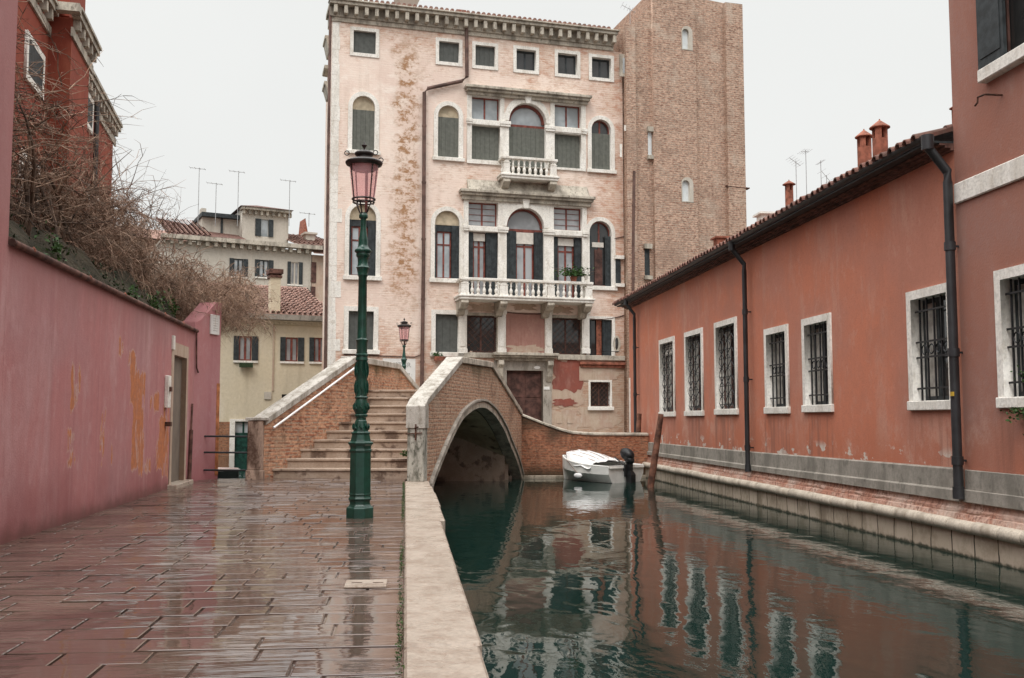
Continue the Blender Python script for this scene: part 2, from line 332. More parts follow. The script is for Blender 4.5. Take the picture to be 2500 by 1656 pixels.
T['orange2'] = orange_mat('shaded_orange_render', (.32, .145, .105), (.31, .165, .135), (.36, .22, .185), False)  # darker copy of the orange render: shadow and edge falloff painted into its colour
def pink_mat():
    m = plaster('pink_render', (.47, .20, .195), (.43, .225, .225), (.54, .34, .335), .8, .55, (.28, .105, .11), .8, zlow=.45, low=(.21, .06, .06)); col = m.col
    o = m.sep(); x, z = o[0], o[2]; tot = None
    w = m.math('SUBTRACT', m.noise(3.5, 6, (1, 1, .5)), .5); xs = m.math('ADD', x, m.math('MULTIPLY', w, .9)); ns = m.rng(m.noise(3.4, 8, (1, 1, .22), .72, .4), .455, .485)
    P = [(184, 868, 1010, .16), (176, 1040, 1150, .14), (163, 1040, 1120, .06), (300, 820, 880, .20), (325, 850, 1000, .22), (342, 900, 1150, .34), (352, 1110, 1165, .4), (380, 955, 1010, .35), (395, 1010, 1150, .3), (255, 985, 1150, .08), (275, 1080, 1140, .10), (408, 960, 1170, .18)]
    for px, y0, y1, w2 in P:
        u, z1 = LW.hit(px, y0); _, z0 = LW.hit(px, y1); q = m.math('MULTIPLY', m.band(xs, u-w2, u+w2, .07), m.band(z, z0, z1, .12)); tot = q if tot is None else m.math('MAXIMUM', tot, q)
    nn_ = m.noise(3.4, 8, (1, 1, .3), .7, .5); val = m.math('ADD', m.math('MULTIPLY', tot, .33), nn_); col = m.mix(m.rng(val, .745, .755, 0, .8), col, (.52, .36, .31)); col = m.mix(m.rng(val, .775, .785, 0, .92), col, m.mix(m.rng(m.noise(12, 5), .4, .6), (.50, .17, .06), (.40, .14, .06))); 
    col = m.mix(m.rng(m.noise(7, 6, (1, 1, .10), .7), .5, .7, 0, .22), col, (.50, .32, .32)); col = m.mix(m.rng(m.noise(5, 6, (1, 1, .04), .7, loc=(4, 4, 4)), .55, .68, 0, .22), col, (.24, .09, .10))
    tw = m.math('MULTIPLY', m.rng(m.math('ADD', z, m.math('MULTIPLY', m.noise(6, 4, (1, 1, .1)), 1.2)), 2.6, 3.3, 0, .5), 1.); col = m.mix(tw, col, (.30, .14, .13))
    col = m.mix(m.rng(m.math('ADD', z, m.math('MULTIPLY', m.noise(3, 6), .3)), .12, .34, .75, 0), col, (.13, .06, .05)); m.base(col); m.rough(.7); return m.m
T['pink'] = pink_mat()
T['pink2'] = plaster('pink_end_render', (.44, .20, .20), (.42, .22, .225), (.50, .30, .30), 1., .4, (.33, .11, .12), .8, zlow=.3, low=(.34, .09, .10)).m
T['yellow'] = plaster('cream_yellow_render', (.66, .58, .43), (.63, .56, .43), (.72, .65, .53), .8, .3, (.34, .28, .18)).m
T['greyren'] = plaster('warm_grey_render', (.55, .50, .43), (.51, .47, .41), (.62, .57, .51), .8, .4, (.25, .22, .17)).m
T['red'] = plaster('red_orange_render', (.27, .062, .034), (.23, .052, .032), (.32, .10, .06), 1., .5, (.16, .03, .02)).m
T['redplaster'] = plaster('old_red_plaster', (.28, .085, .06), (.24, .085, .065), (.36, .19, .15), 2., .5, (.18, .06, .05)).m
T['rosepanel'] = plaster('rose_panel_plaster', (.40, .215, .175), (.36, .20, .165), (.48, .31, .25), 2., .5, (.22, .1, .08)).m
T['patchpale'] = plaster('pale_patch_plaster', (.50, .40, .31), (.46, .33, .26), (.56, .50, .42), 3., .5, (.30, .2, .14)).m
T['ylbrick'] = brickmat('damp_brick_base', (.25, .09, .05), (.32, .16, .09), (.3, .24, .18), (.14, .09, .06), .25, .07, .01)
def bank_mat():
    m = M('rosy_bank_masonry', .8, (.4, .25, .2), .2); bc, bf = m.brick((.50, .30, .235), (.56, .42, .35), (.22, .14, .10), .85, .34, .012, warp=.05); n = m.noise(3, 8, rough=.7); n2 = m.noise(18, 5)
    col = m.mix(m.rng(n, .42, .6), bc, (.40, .20, .14)); col = m.mix(m.rng(n2, .47, .62, 0, .75), col, (.20, .10, .075)); col = m.mix(m.rng(m.noise(1.1, 5, loc=(2, 5, 1)), .5, .65, 0, .6), col, (.58, .47, .40)); m.base(col); m.bump(m.math('ADD', n, n2), .6, .03); return m.m
T['rosy'] = bank_mat()
def bankface_mat():
    m = M('bank_face_blocks', .7, (.4, .34, .27), .25); bc, bf = m.brick((.52, .44, .35), (.42, .35, .27), (.04, .03, .02), .47, .6, .014, warp=.05); z = m.sep()[2]; n = m.noise(2.5, 8, rough=.7)
    col = m.mix(m.rng(n, .45, .65, 0, .6), bc, (.24, .19, .13)); zz = m.math('ADD', z, m.math('MULTIPLY', m.noise(9, 5), .10)); col = m.mix(m.rng(zz, -.445, -.40, .92, 0), col, (.022, .026, .014)); col = m.mix(m.rng(m.noise(3, 6, (1, 1, .25)), .55, .7, 0, .6), col, (.16, .12, .08)); m.base(col); m.bump(m.math('ADD', m.math('MULTIPLY', bf, -1), n), .5, .03); return m.m
T['bankface'] = bankface_mat()
def steps_mat():
    m = M('worn_step_stone', .5, (.4, .3, .22), .35); n = m.noise(2., 7, rough=.65); n2 = m.noise(8, 5, (1, .25, .3), .6, loc=(0, 0, 0)); z = m.sep()[2]
    col = m.mix(m.rng(n, .4, .62), (.44, .345, .27), (.35, .265, .20)); col = m.mix(m.rng(n2, .53, .62, 0, .85), col, (.085, .05, .035)); col = m.mix(m.rng(m.noise(30, 4), .4, .7, 0, .4), col, (.26, .17, .12)); m.base(col); m.bump(m.noise(26, 5), .35, .01); return m.m
T['steps'] = steps_mat()
def mossbank():
    m = M('dark_mossy_bank', .95, (.05, .05, .03), .1); n = m.noise(3, 8, rough=.7); col = m.mix(m.rng(n, .4, .6), (.075, .062, .045), (.04, .036, .026)); col = m.mix(m.rng(m.noise(2, 6, loc=(3, 3, 3)), .57, .67, 0, .6), col, (.034, .045, .02)); m.base(col); m.bump(m.noise(14, 8), 1., .06); return m.m
T['bank'] = mossbank()
# ------------------------------------------------------------------ ground, quay, water
def pavement():
    m = M('wet_trachyte_paving', .3, (.2, .1, .08), .5); n = m.noise(1.1, 6, rough=.6); n2 = m.noise(9, 8, (.6, 1.3, 1), rough=.75); vc = m.n('ShaderNodeAttribute', attribute_name='tone').outputs['Fac']
    col = m.mix(vc, (.074, .050, .040), (.145, .106, .086)); col = m.mix(m.rng(n2, .35, .7, 0, .6), col, (.09, .045, .038)); col = m.mix(m.rng(m.noise(.9, 5, loc=(2, 2, 2)), .45, .65, 0, .5), col, (.20, .145, .11))
    o = m.sep(); x = o[0]
    isj = m.math('LESS_THAN', vc, -.5); wet = m.rng(m.math('ADD', m.noise(.75, 5, (1, .5, 1), .55, loc=(1.3, 0, 0)), m.rng(x, -2.6, -1.0, -.09, .11)), .50, .57)   # standing water towards the kerb side
    m.base(m.mix(m.math('MULTIPLY', wet, .35), col, (.10, .06, .045)))
    m.rough(m.math('MULTIPLY', m.rng(m.math('MAXIMUM', wet, isj), 0, 1, .075, .025), m.rng(m.noise(2.6, 5), .3, .7, .6, 2.2)))
    h = m.math('ADD', m.math('MULTIPLY', m.noise(3.2, 3, (.5, 2.0, 1), .45), 1.), m.math('MULTIPLY', m.noise(11, 3, (.35, 1.7, 1), .5), m.rng(m.noise(.9, 4, loc=(6, 6, 6)), .4, .6, .12, .42))); m.bump(h, m.rng(m.math('MAXIMUM', wet, m.math('MULTIPLY', isj, .7)), 0, 1, .55, .06), .075)
    m.b.inputs['Specular IOR Level'].default_value = .75; return m.m
T['paving'] = pavement()
g = MB().add([(-150, -60, -1.6), (150, -60, -1.6), (150, 240, -1.6), (-150, 240, -1.6)], [(0, 1, 2, 3)]).build('ground', T['bank']); tag(g, 'dark canal bed and ground under the quarter', kind='structure')
def quay():
    me_v = MB(); tones = []; y = -3.; rr = random.Random(5)
    while y < 18.95:
        h = rr.uniform(.23, .31); x = -3.95+rr.uniform(-.5, 0)
        if y+h > 19.05: h = 19.05-y
        while x < -.0:
            w = rr.uniform(.34, .66); x1 = min(x+w, 0.)
            if 0-x1 < .15: x1 = 0.
            a = max(x, -3.95)
            if x1-a > .05:
                g2 = .007; sk = rr.uniform(-.012, .012)
                def Z(X, Y): return -.006+.003*sin(X*1.7+1)*sin(Y*.9)+.0015*sin(Y*2.3+X)
                tx, ty = rr.gauss(0, .005), rr.gauss(0, .010); dz = rr.gauss(0, .0015); cx, cy = (a+x1)/2, y+h/2
                q = [(a+g2, y+g2+sk), (x1-g2, y+g2-sk), (x1-g2, y+h-g2), (a+g2, y+h-g2)]; b = .006
                qi = [(a+g2+b, y+g2+b+sk), (x1-g2-b, y+g2+b-sk), (x1-g2-b, y+h-g2-b), (a+g2+b, y+h-g2-b)]
                f = lambda p, d: (p[0], p[1], Z(cx, cy)+dz+(p[0]-cx)*tx+(p[1]-cy)*ty-d)
                n0 = len(me_v.v); me_v.loft([[f(p, .05) for p in q], [f(p, .003) for p in q], [f(p, 0) for p in qi]], True); tones += [rr.random()]*(len(me_v.v)-n0)
            x = x1
            if x >= -.001: break
        y += h
    n0 = len(me_v.v); me_v.box(-4.4, .0, -3, 19.1, -1.7, -.0185); tones += [-1.]*(len(me_v.v)-n0)
    o = me_v.build('quay_pavement', T['paving']); at = o.data.attributes.new('tone', 'FLOAT', 'POINT'); at.data.foreach_set('value', tones); tag(o, 'wet brown paved quay of long trachyte slabs', kind='structure')
quay()
k = MB(); ys = [-3., -.6, 1.2, 2.9, 4.9, 7.53, 8.7, 10.9, 12.6, 14.8, 16.2, 17.72]
for i in range(len(ys)-1):
    a, b = ys[i]+.013, ys[i+1]-.013; j = rnd.uniform(-.018, .018); xl = .45 if a > 13 else .40
    x0 = .002; x1 = (.375 if b < 8 else .40 if b < 12 else .43)
    k.box(x0, x1+j, a, b, -.30, .012+rnd.uniform(-.006, .006))
k.box(.0, .36, -3, 17.72, -1.7, -.3)
o = k.build('quay_kerb', T['kerb'], bevel=.014); tag(o, 'pale worn kerb stones along the canal edge', kind='structure')
def water():
    m = M('canal_water', .02, (.006, .021, .017), .5); m.b.inputs['IOR'].default_value = 1.33
    a = m.noise(.9, 3, (1, 1, 1), .5); n1 = m.noise(1.6, 2, (1.5, .85, 1), .5, .4); n2 = m.noise(5.5, 3, (1.2, .8, 1), .55); n3 = m.noise(18, 3, (1., .6, 1))
    patch = m.rng(m.noise(.35, 4, (1, .6, 1), loc=(5, 2, 0)), .42, .62)
    h = m.math('ADD', m.math('ADD', m.math('MULTIPLY', n1, .25), m.math('MULTIPLY', n2, m.rng(patch, 0, 1, .028, .085))), m.math('MULTIPLY', n3, m.rng(patch, 0, 1, .004, .022)))
    m.bump(h, 1., .030); return m.m
T['water'] = water()
g = MB().add([(-60, -30, -.5), (40, -30, -.5), (40, 110, -.5), (-60, 110, -.5)], [(0, 1, 2, 3)]).build('canal_water', T['water'], fix=False); tag(g, 'still dark green canal water', kind='structure')
g = MB().box(-2.0, 9, 26.95, 60, -1.6, -.01).build('far_quay', T['cement']); tag(g, 'paved quay beyond the bridge', kind='structure')
# right canal bank (retaining face, roll moulding, rosy masonry ledge)
rb = MB().box(6.48, 9, -4, 28.5, -1.6, -.2).build('canal_bank', T['bankface']); tag(rb, 'stone block canal bank under the orange wall', kind='structure')
t = MB(); y = -4.
while y < 28.5:
    L = rnd.uniform(.35, .95); r0 = .075+rnd.uniform(-.003, .003); dz = rnd.uniform(-.006, .006)
    t.tube([(6.46, y+.003, -.145+dz), (6.46, y+.018, -.145+dz), (6.46, y+L-.018, -.145+dz), (6.46, y+L-.003, -.145+dz)], [r0*.86, r0, r0, r0*.86], 12); y += L
rl = t.build('roll_moulding', T['roll'], rb, True)
t = MB(); poly = [(6.46, -.2), (6.50, -.08), (6.515, -.02), (6.545, -.015), (6.55, .03), (6.57, .05), (6.582, .16), (6.9, .16), (6.9, -.2)]
t.loft([[(x, -4, z) for x, z in poly], [(x, 28.5, z) for x, z in poly]]); t.build('masonry_ledge', T['rosy'], rb)
# ------------------------------------------------------------------ the palace
P = PAL; pr = P.root('palace'); tag(pr, 'tall pale pink brick palace with two balconies and white stone windows', 'palace')
XR = P.x(1522, 500); zc0 = P.hit(1150, 92)[1]     # underside of cornice
zl = P.hit(797, 50)[1]; ztop = P.hit(797, 6)[1]; ZT = zl+.02
holes = []
def surround(r, kind, w=.13, b=.12, name='window', sill=True, mat='stone', d=.16, extra=0.):
    """stone surround round an opening r=(x0,x1,z0,z1): the window part"""
    lp = (arch if kind == 'a' else R4)(*r); og = (r[0]-w, r[1]+w, r[2]-b, r[3]+w); ol = (arch if kind == 'a' else R4)(*og)
    holes.append((R4 if kind != 'a' else arch)(r[0]-w*.4, r[1]+w*.4, r[2]-b*.4, r[3]+w*.4))
    o = shape(name, ol, [lp], -.035, d, T[mat], pr)
    if sill: MB().box(r[0]-w-.05, r[1]+w+.05, -.10, -.037, r[2]-b-.02, r[2]-.01).build('sill', T[mat], o, bevel=.01)
    return o
def planks(r, kind, par, mat, y=.10, step=.14, top=None, name='shutter'):
    b = MB(); x0, x1, z0, z1 = r; n = max(2, round((x1-x0)/step)); w = (x1-x0)/n; ra = (x1-x0)/2; c = (x0+x1)/2
    for i in range(n):
        a, e = x0+i*w+.006, x0+(i+1)*w-.006
        if kind == 'a' and top is None:
            za = z1-ra+math.sqrt(max(0, ra*ra-(a-c)**2)); zb = z1-ra+math.sqrt(max(0, ra*ra-(e-c)**2)); b.prism_y([(a, z0), (e, z0), (e, zb-.01), (a, za-.01)], y, y+.03)
        else: b.box(a, e, y, y+.03, z0, top or z1)
    b.box(x0, x1, y+.012, y+.02, z0, (top or (z1 if kind != 'a' else z1-ra)))
    if n > 3: b.box(c-.012, c+.012, y-.012, y, z0, (top or (z1 if kind != 'a' else z1-ra)))
    return b.build(name, T[mat], par)
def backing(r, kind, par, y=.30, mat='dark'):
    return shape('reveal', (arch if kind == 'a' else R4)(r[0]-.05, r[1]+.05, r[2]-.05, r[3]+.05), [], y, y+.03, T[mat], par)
def sash(r, kind, par, mat='sash', gmat='glass', mull=1, trans=(.72,), y=.16, w=.05, gname='pane'):
    x0, x1, z0, z1 = r; lp = (arch if kind == 'a' else R4)
    o = shape('sash', lp(*r), [lp(x0+w, x1-w, z0+w, z1-w)], y, y+.05, T[mat], par)
    b = MB()
    for i in range(mull):
        c = x0+(x1-x0)*(i+1)/(mull+1); b.box(c-w*.6, c+w*.6, y+.002, y+.046, z0+w, z1-w if kind != 'a' else z1-w-.01)
    for t_ in trans: zt = z0+(z1-z0)*t_; b.box(x0+w, x1-w, y-.003, y+.044, zt-w*.5, zt+w*.5)
    if b.v: b.build('glazing_bar', T[mat], par)
    shape(gname, lp(x0+w*.5, x1-w*.5, z0+w*.5, z1-w*.5), [], y+.02, y+.03, T[gmat], par); return o
def open_leaves(r, par, mat='shutter_dark', wl=.12, wr=.12, y=.05):
    for s, w in ((0, wl), (1, wr)):
        if w <= 0: continue
        b = MB(); x0, x1, z0, z1 = r; a, e = (x0, x0+w) if s == 0 else (x1-w, x1)
        b.box(a+.004, e-.004, y, y+.04, z0+.01, z1-.01); n = max(1, round(w/.09))
        for i in range(n): c = a+(i+.5)*(w/n); b.box(c-.004, c+.004, y-.01, y, z0+.05, z1-.05)
        b.build('shutter', T[mat], par)
# top row of square windows
top = [(863, 917.5, 77, 131), (1071.6, 1120.6, 103, 152.5), (1160.4, 1208, 112.5, 162), (1260.5, 1308, 122, 172), (1361.6, 1408.7, 132, 182), (1444.5, 1491, 142, 191)]
for i, q in enumerate(top):
    r = P.rect(*q); o = surround(r, 'r', .12, .12, sill=False)
    if i < 3: planks(r, 'r', o, 'shutter_mid', .09, .2)
    else:
        sash(r, 'r', o, 'shutter_dark', 'glass_dark', 1, ()); MB().box(r[0]+.08, r[0]+.30+.06*i*.3, .24, .26, r[2]+.05, r[3]-.12).build('curtain', T['curtain' if i != 5 else 'door'], o)
        backing(r, 'r', o)
# arched windows
def arched(q, tymp, what, b=.12):
    r = P.rect(*q); o = surround(r, 'a', .15, b); zt = P.hit((q[0]+q[1])/2, tymp)[1]
    if what != 'dark':
        t_ = arch(*r); t_ = [(r[0], zt), (r[1], zt)]+[p for p in t_[2:] if p[1] > zt]; shape('tympanum', t_, [], .10, .16, T['tympanum'], o)
    if what == 'shut': planks((r[0], r[1], r[2], zt), 'r', o, 'shutter', .10, .16)
    if what == 'open':
        MB().box(r[0]+.02, r[1]-.02, .12, .16, zt-.22, zt-.002).build('head_panel', T['shutter_dark'], o)
        open_leaves((r[0], r[1], r[2], zt), o, wl=.08, wr=.27); sash((r[0]+.08, r[1]-.27, r[2], zt-.22), 'r', o, gmat='glass_pale'); backing((r[0], r[1], r[2], zt), 'r', o)
    if what == 'dark':
        sash(r, 'a', o, gmat='glass_dark', trans=()); 
        if tymp > 500:
            MB().box(r[0]+.15, r[1]-.25, .13, .155, zt-.42, zt-.24).build('blind', T['blind'], o); open_leaves((r[0], r[1], r[2], zt), o, wl=.1, wr=.22); MB().box(r[0]+.25, r[1]-.3, .135, .15, r[2], zt-.5).build('curtain', T['door'], o)
        else: planks((r[0], r[1], r[2], zt), 'r', o, 'shutter', .10, .16)
        backing(r, 'a', o)
    return o, r
arched((860, 915, 234.7, 368), 267, 'shut'); arched((1069, 1120.6, 258, 384.6), 285, 'shut'); arched((1443.9, 1491, 292.4, 414.5), 325, 'dark')
arched((852.5, 918, 500, 673.4), 536, 'open', .14); arched((1061.4, 1121.7, 514.8, 680), 549, 'open', .14); arched((1439, 1492.5, 540, 698.6), 575, 'dark', .14)
# mezzanine row
r = P.rect(850.6, 912, 760, 853.7); o = surround(r, 'r', .16, .14); planks(r, 'r', o, 'shutter_mid', .1, .22)
r = P.rect(1063, 1118.4, 767.5, 860); o = surround(r, 'r', .15, .14); planks(r, 'r', o, 'shutter_mid', .1, .3)
def lattice(r, par, y=.03, step=.16, th=.008):
    b = MB(); x0, x1, z0, z1 = r; H = z1-z0; W = x1-x0; k = -H
    while k < W:
        for s in (1, -1):
            u0, u1 = max(0, k), min(W, k+H)
            if u1-u0 < .05: continue
            a = (u0, u0-k); c = (u1, u1-k)
            if s < 0: a = (W-a[0], a[1]); c = (W-c[0], c[1])
            b.tube([(x0+a[0], y, z0+a[1]), (x0+c[0], y, z0+c[1])], th, 3)
        k += step*1.414
    return b.build('grille', T['rust'], par)
for q in ((1139.5, 1212.5, 771, 861), (1347, 1419.6, 777, 866)):
    r = P.rect(*q); o = surround(r, 'r', .10, .08, sill=False, mat='stone_old'); lattice(r, o); shape('pane', R4(*r), [], .2, .22, T['glass_dark'], o); sash(r, 'r', o, 'door', 'glass_dark', 1, (), .14)
r = P.rect(1438.7, 1493.6, 780.6, 868.5); o = surround(r, 'r', .12, .10, sill=False); open_leaves(r, o, 'shutter_dark', .10, .34); MB().box(r[0]+.32, r[0]+.52, .13, .15, r[2], r[3]).build('curtain', T['terra'], o); shape('pane', R4(*r), [], .2, .22, T['glass_dark'], o)
MB().box(r[0]+.45, r[1]+.12, -.42, -.40, r[2]+.12, r[2]+.14).box(r[1]+.1, r[1]+.12, -.42, 0, r[2]+.12, r[2]+.14).box(r[0]+.45, r[0]+.47, -.42, 0, r[2]+.12, r[2]+.14).build('clothes_rail', T['iron'], o)
# rose plaster panel between pilasters
r = P.rect(1235.5, 1329, 764, 862); shape('rose_panel', R4(*r), [], -.012, .0, T['rosepanel'], pr)
def blotch(cx, cz, rx, rz, seed, n=34, jag=.22):
    q = random.Random(seed); ph = [q.uniform(0, 6.3) for _ in range(5)]
    return [(cx+rx*cos(a)*(1+jag*(.6*sin(3*a+ph[0])+.4*sin(7*a+ph[1])+.35*sin(12*a+ph[2]))), cz+rz*sin(a)*(1+jag*(.5*sin(4*a+ph[3])+.4*sin(9*a+ph[4])+.3*sin(14*a+ph[0])))) for a in [2*pi*i/n for i in range(n)]]
def patch(px, py, wx, wy, seed, mat, y=-.014, name='plaster_patch', jag=.22, sq=.55):
    c = P.hit(px, py); a = P.hit(px+wx, py); b = P.hit(px, py-wy); rx, rz = a[0]-c[0], b[1]-c[1]; q = random.Random(seed); n = 44; ph = [q.uniform(0, 6.3) for _ in range(6)]; L = []
    for i in range(n):
        t_ = 2*pi*i/n; cc, ss = cos(t_), sin(t_); k = 1/max(abs(cc), abs(ss)); k = 1+(k-1)*sq*1.5; w = 1+jag*.35*(sin(5*t_+ph[0])+.7*sin(9*t_+ph[1])+.6*sin(16*t_+ph[2])); L.append((c[0]+rx*cc*k*w, c[1]+rz*ss*k*w))
    return shape(name, L, [], y, .0, T[mat], pr)
patch(1284, 853, 40, 9, 3, 'patchpale', -.02, jag=.5); patch(1388, 917, 37, 37, 4, 'redplaster', -.016, 'plaster_patch', .25); patch(1380, 966, 44, 27, 5, 'patchpale', -.010); patch(1378, 983, 27, 9, 16, 'redplaster', -.018, 'plaster_patch', .35, .3)
patch(1378, 1030, 34, 28, 8, 'patchpale', -.012); patch(1462, 910, 46, 18, 9, 'patchpale', -.012, jag=.2); patch(1460, 1020, 50, 26, 12, 'patchpale', -.008, jag=.3)
patch(1180, 752, 30, 9, 21, 'patchpale', -.012, jag=.5); patch(1280, 749, 26, 8, 22, 'patchpale', -.012, jag=.5); patch(1370, 757, 26, 8, 23, 'patchpale', -.012, jag=.5); patch(1150, 860, 3, 3, 24, 'patchpale', -.01)
# mezzanine pilasters and sill band
for l, r_ in ((1119, 1139), (1215, 1234), (1330, 1346.5), (1420, 1438)):
    a = P.rect(l, r_, 768, 864); b = MB().box(a[0], a[1], -.07, 0, a[2], a[3]).box(a[0]-.03, a[1]+.03, -.10, -.0, a[3], a[3]+.16).box(a[0]-.02, a[1]+.02, -.09, 0, a[2], a[2]+.18)
    b.box(a[0]+.05, a[1]-.05, -.085, -.07, a[2]+.25, a[3]-.1); b.build('pilaster', T['stone'], pr, bevel=.01)
a = P.rect(1116, 1232, 863, 874); c = P.rect(1360, 1525, 868, 880); MB().box(a[0], a[1], -.10, 0, a[2], a[3]).build('sill_band', T['stone_old'], pr, bevel=.01); MB().box(c[0], c[1], -.09, 0, c[2], c[3]).build('sill_band', T['stone_old'], pr, bevel=.01)
a = P.rect(1413.5, 1535, 885, 897); MB().box(a[0], XR+.0, -.16, 0, a[2]+.08, a[3]).box(a[0]+.04, XR+.0, -.09, 0, a[2]-.02, a[2]+.08).build('brown_moulding', T['terra'], pr, bevel=.01)
# oval window
oc = P.hit(1505, 840); el = lambda k: [(oc[0]+k*.15*cos(2*pi*i/20), oc[1]+k*.52*sin(2*pi*i/20)) for i in range(20)]
o = shape('oval_window', [(oc[0]+.14*cos(2*pi*i/20), oc[1]+.30*sin(2*pi*i/20)) for i in range(20)], [[(oc[0]+.075*cos(2*pi*i/20), oc[1]+.23*sin(2*pi*i/20)) for i in range(20)]], -.04, .05, T['stone_old'], pr)
shape('pane', [(oc[0]+.075*cos(2*pi*i/20), oc[1]+.23*sin(2*pi*i/20)) for i in range(20)], [], .02, .03, T['glass_dark'], o); holes.append([(oc[0]+.08*cos(2*pi*i/20), oc[1]+.235*sin(2*pi*i/20)) for i in range(20)])
# lower square window
r = P.rect(1441, 1489, 933, 992.6); o = surround(r, 'r', .07, .12, sill=True, mat='stone'); lattice(r, o, step=.12); sash(r, 'r', o, 'door', 'glass_dark', 1, (), .14)
MB().box(r[0]-.42, r[1]+.10, -.03, 0, r[3]+.04, r[3]+.55).build('lintel_patch', T['patchpale'], pr)
# main door
x0, x1 = P.x(1236, 980), P.x(1324.5, 980); zt = P.hit(1280, 905)[1]; holes.append(R4(x0-.02, x1+.02, -.05, zt+.02))
o = shape('door_surround', [(x0-.45, 0), (x0, 0), (x0, zt), (x1, zt), (x1, 0), (x1+.32, 0), (x1+.32, P.hit(1280, 880)[1]), (x0-.45, P.hit(1280, 880)[1])], [], -.06, .2, T['stone_grey'], pr)
zc = P.hit(1280, 863)[1]; zd = P.hit(1280, 878)[1]
MB().box(x0-.55, x1+.5, -.42, 0, zc-.10, zc).box(x0-.5, x1+.44, -.34, 0, zc-.17, zc-.10).box(x0-.44, x1+.38, -.2, 0, zd-.05, zc-.17).build('cornice', T['stone_old'], o, bevel=.012)
for s in (x0-.36, x1+.12):
    MB().prism_x([(-.06, zd-.05), (-.32, zd-.05), (-.34, zd-.2), (-.24, zd-.32), (-.2, zd-.6), (-.1, zd-.78), (-.06, zd-.8)], s, s+.2).build('bracket', T['stone_old'], o, bevel=.01)
d = MB().box(x0, x1, .12, .16, 0, zt)
for i in range(2):
    xa = x0+(x1-x0)*i/2+.06; xb = x0+(x1-x0)*(i+1)/2-.06
    for za, zb in ((.15, .9), (1.0, 1.75), (1.85, zt-.1)): d.box(xa, xb, .10, .12, za, zb)
dd = d.build('door', T['door'], pr, bevel=.008); MB().box((x0+x1)/2+.05, (x0+x1)/2+.09, .05, .10, 1.0, 1.1).build('handle', T['iron'], dd)
c = P.hit(1310, 898); shape('number_plate', [(c[0]+.115*cos(2*pi*i/16), c[1]+.055*sin(2*pi*i/16)) for i in range(16)], [], -.075, -.062, T['sign'], pr)
c = P.rect(1326, 1340, 946, 951); MB().box(c[0], c[1], -.08, -.062, c[2]-.01, c[3]+.02).build('letter_slot', T['sign'], pr)
for px in (1365, 1391):
    c = P.rect(px-7, px+7, 1020, 1034); MB().box(c[0], c[1], -.03, -.0125, c[2], c[3]).build('meter_hatch', T['patchpale'], pr)
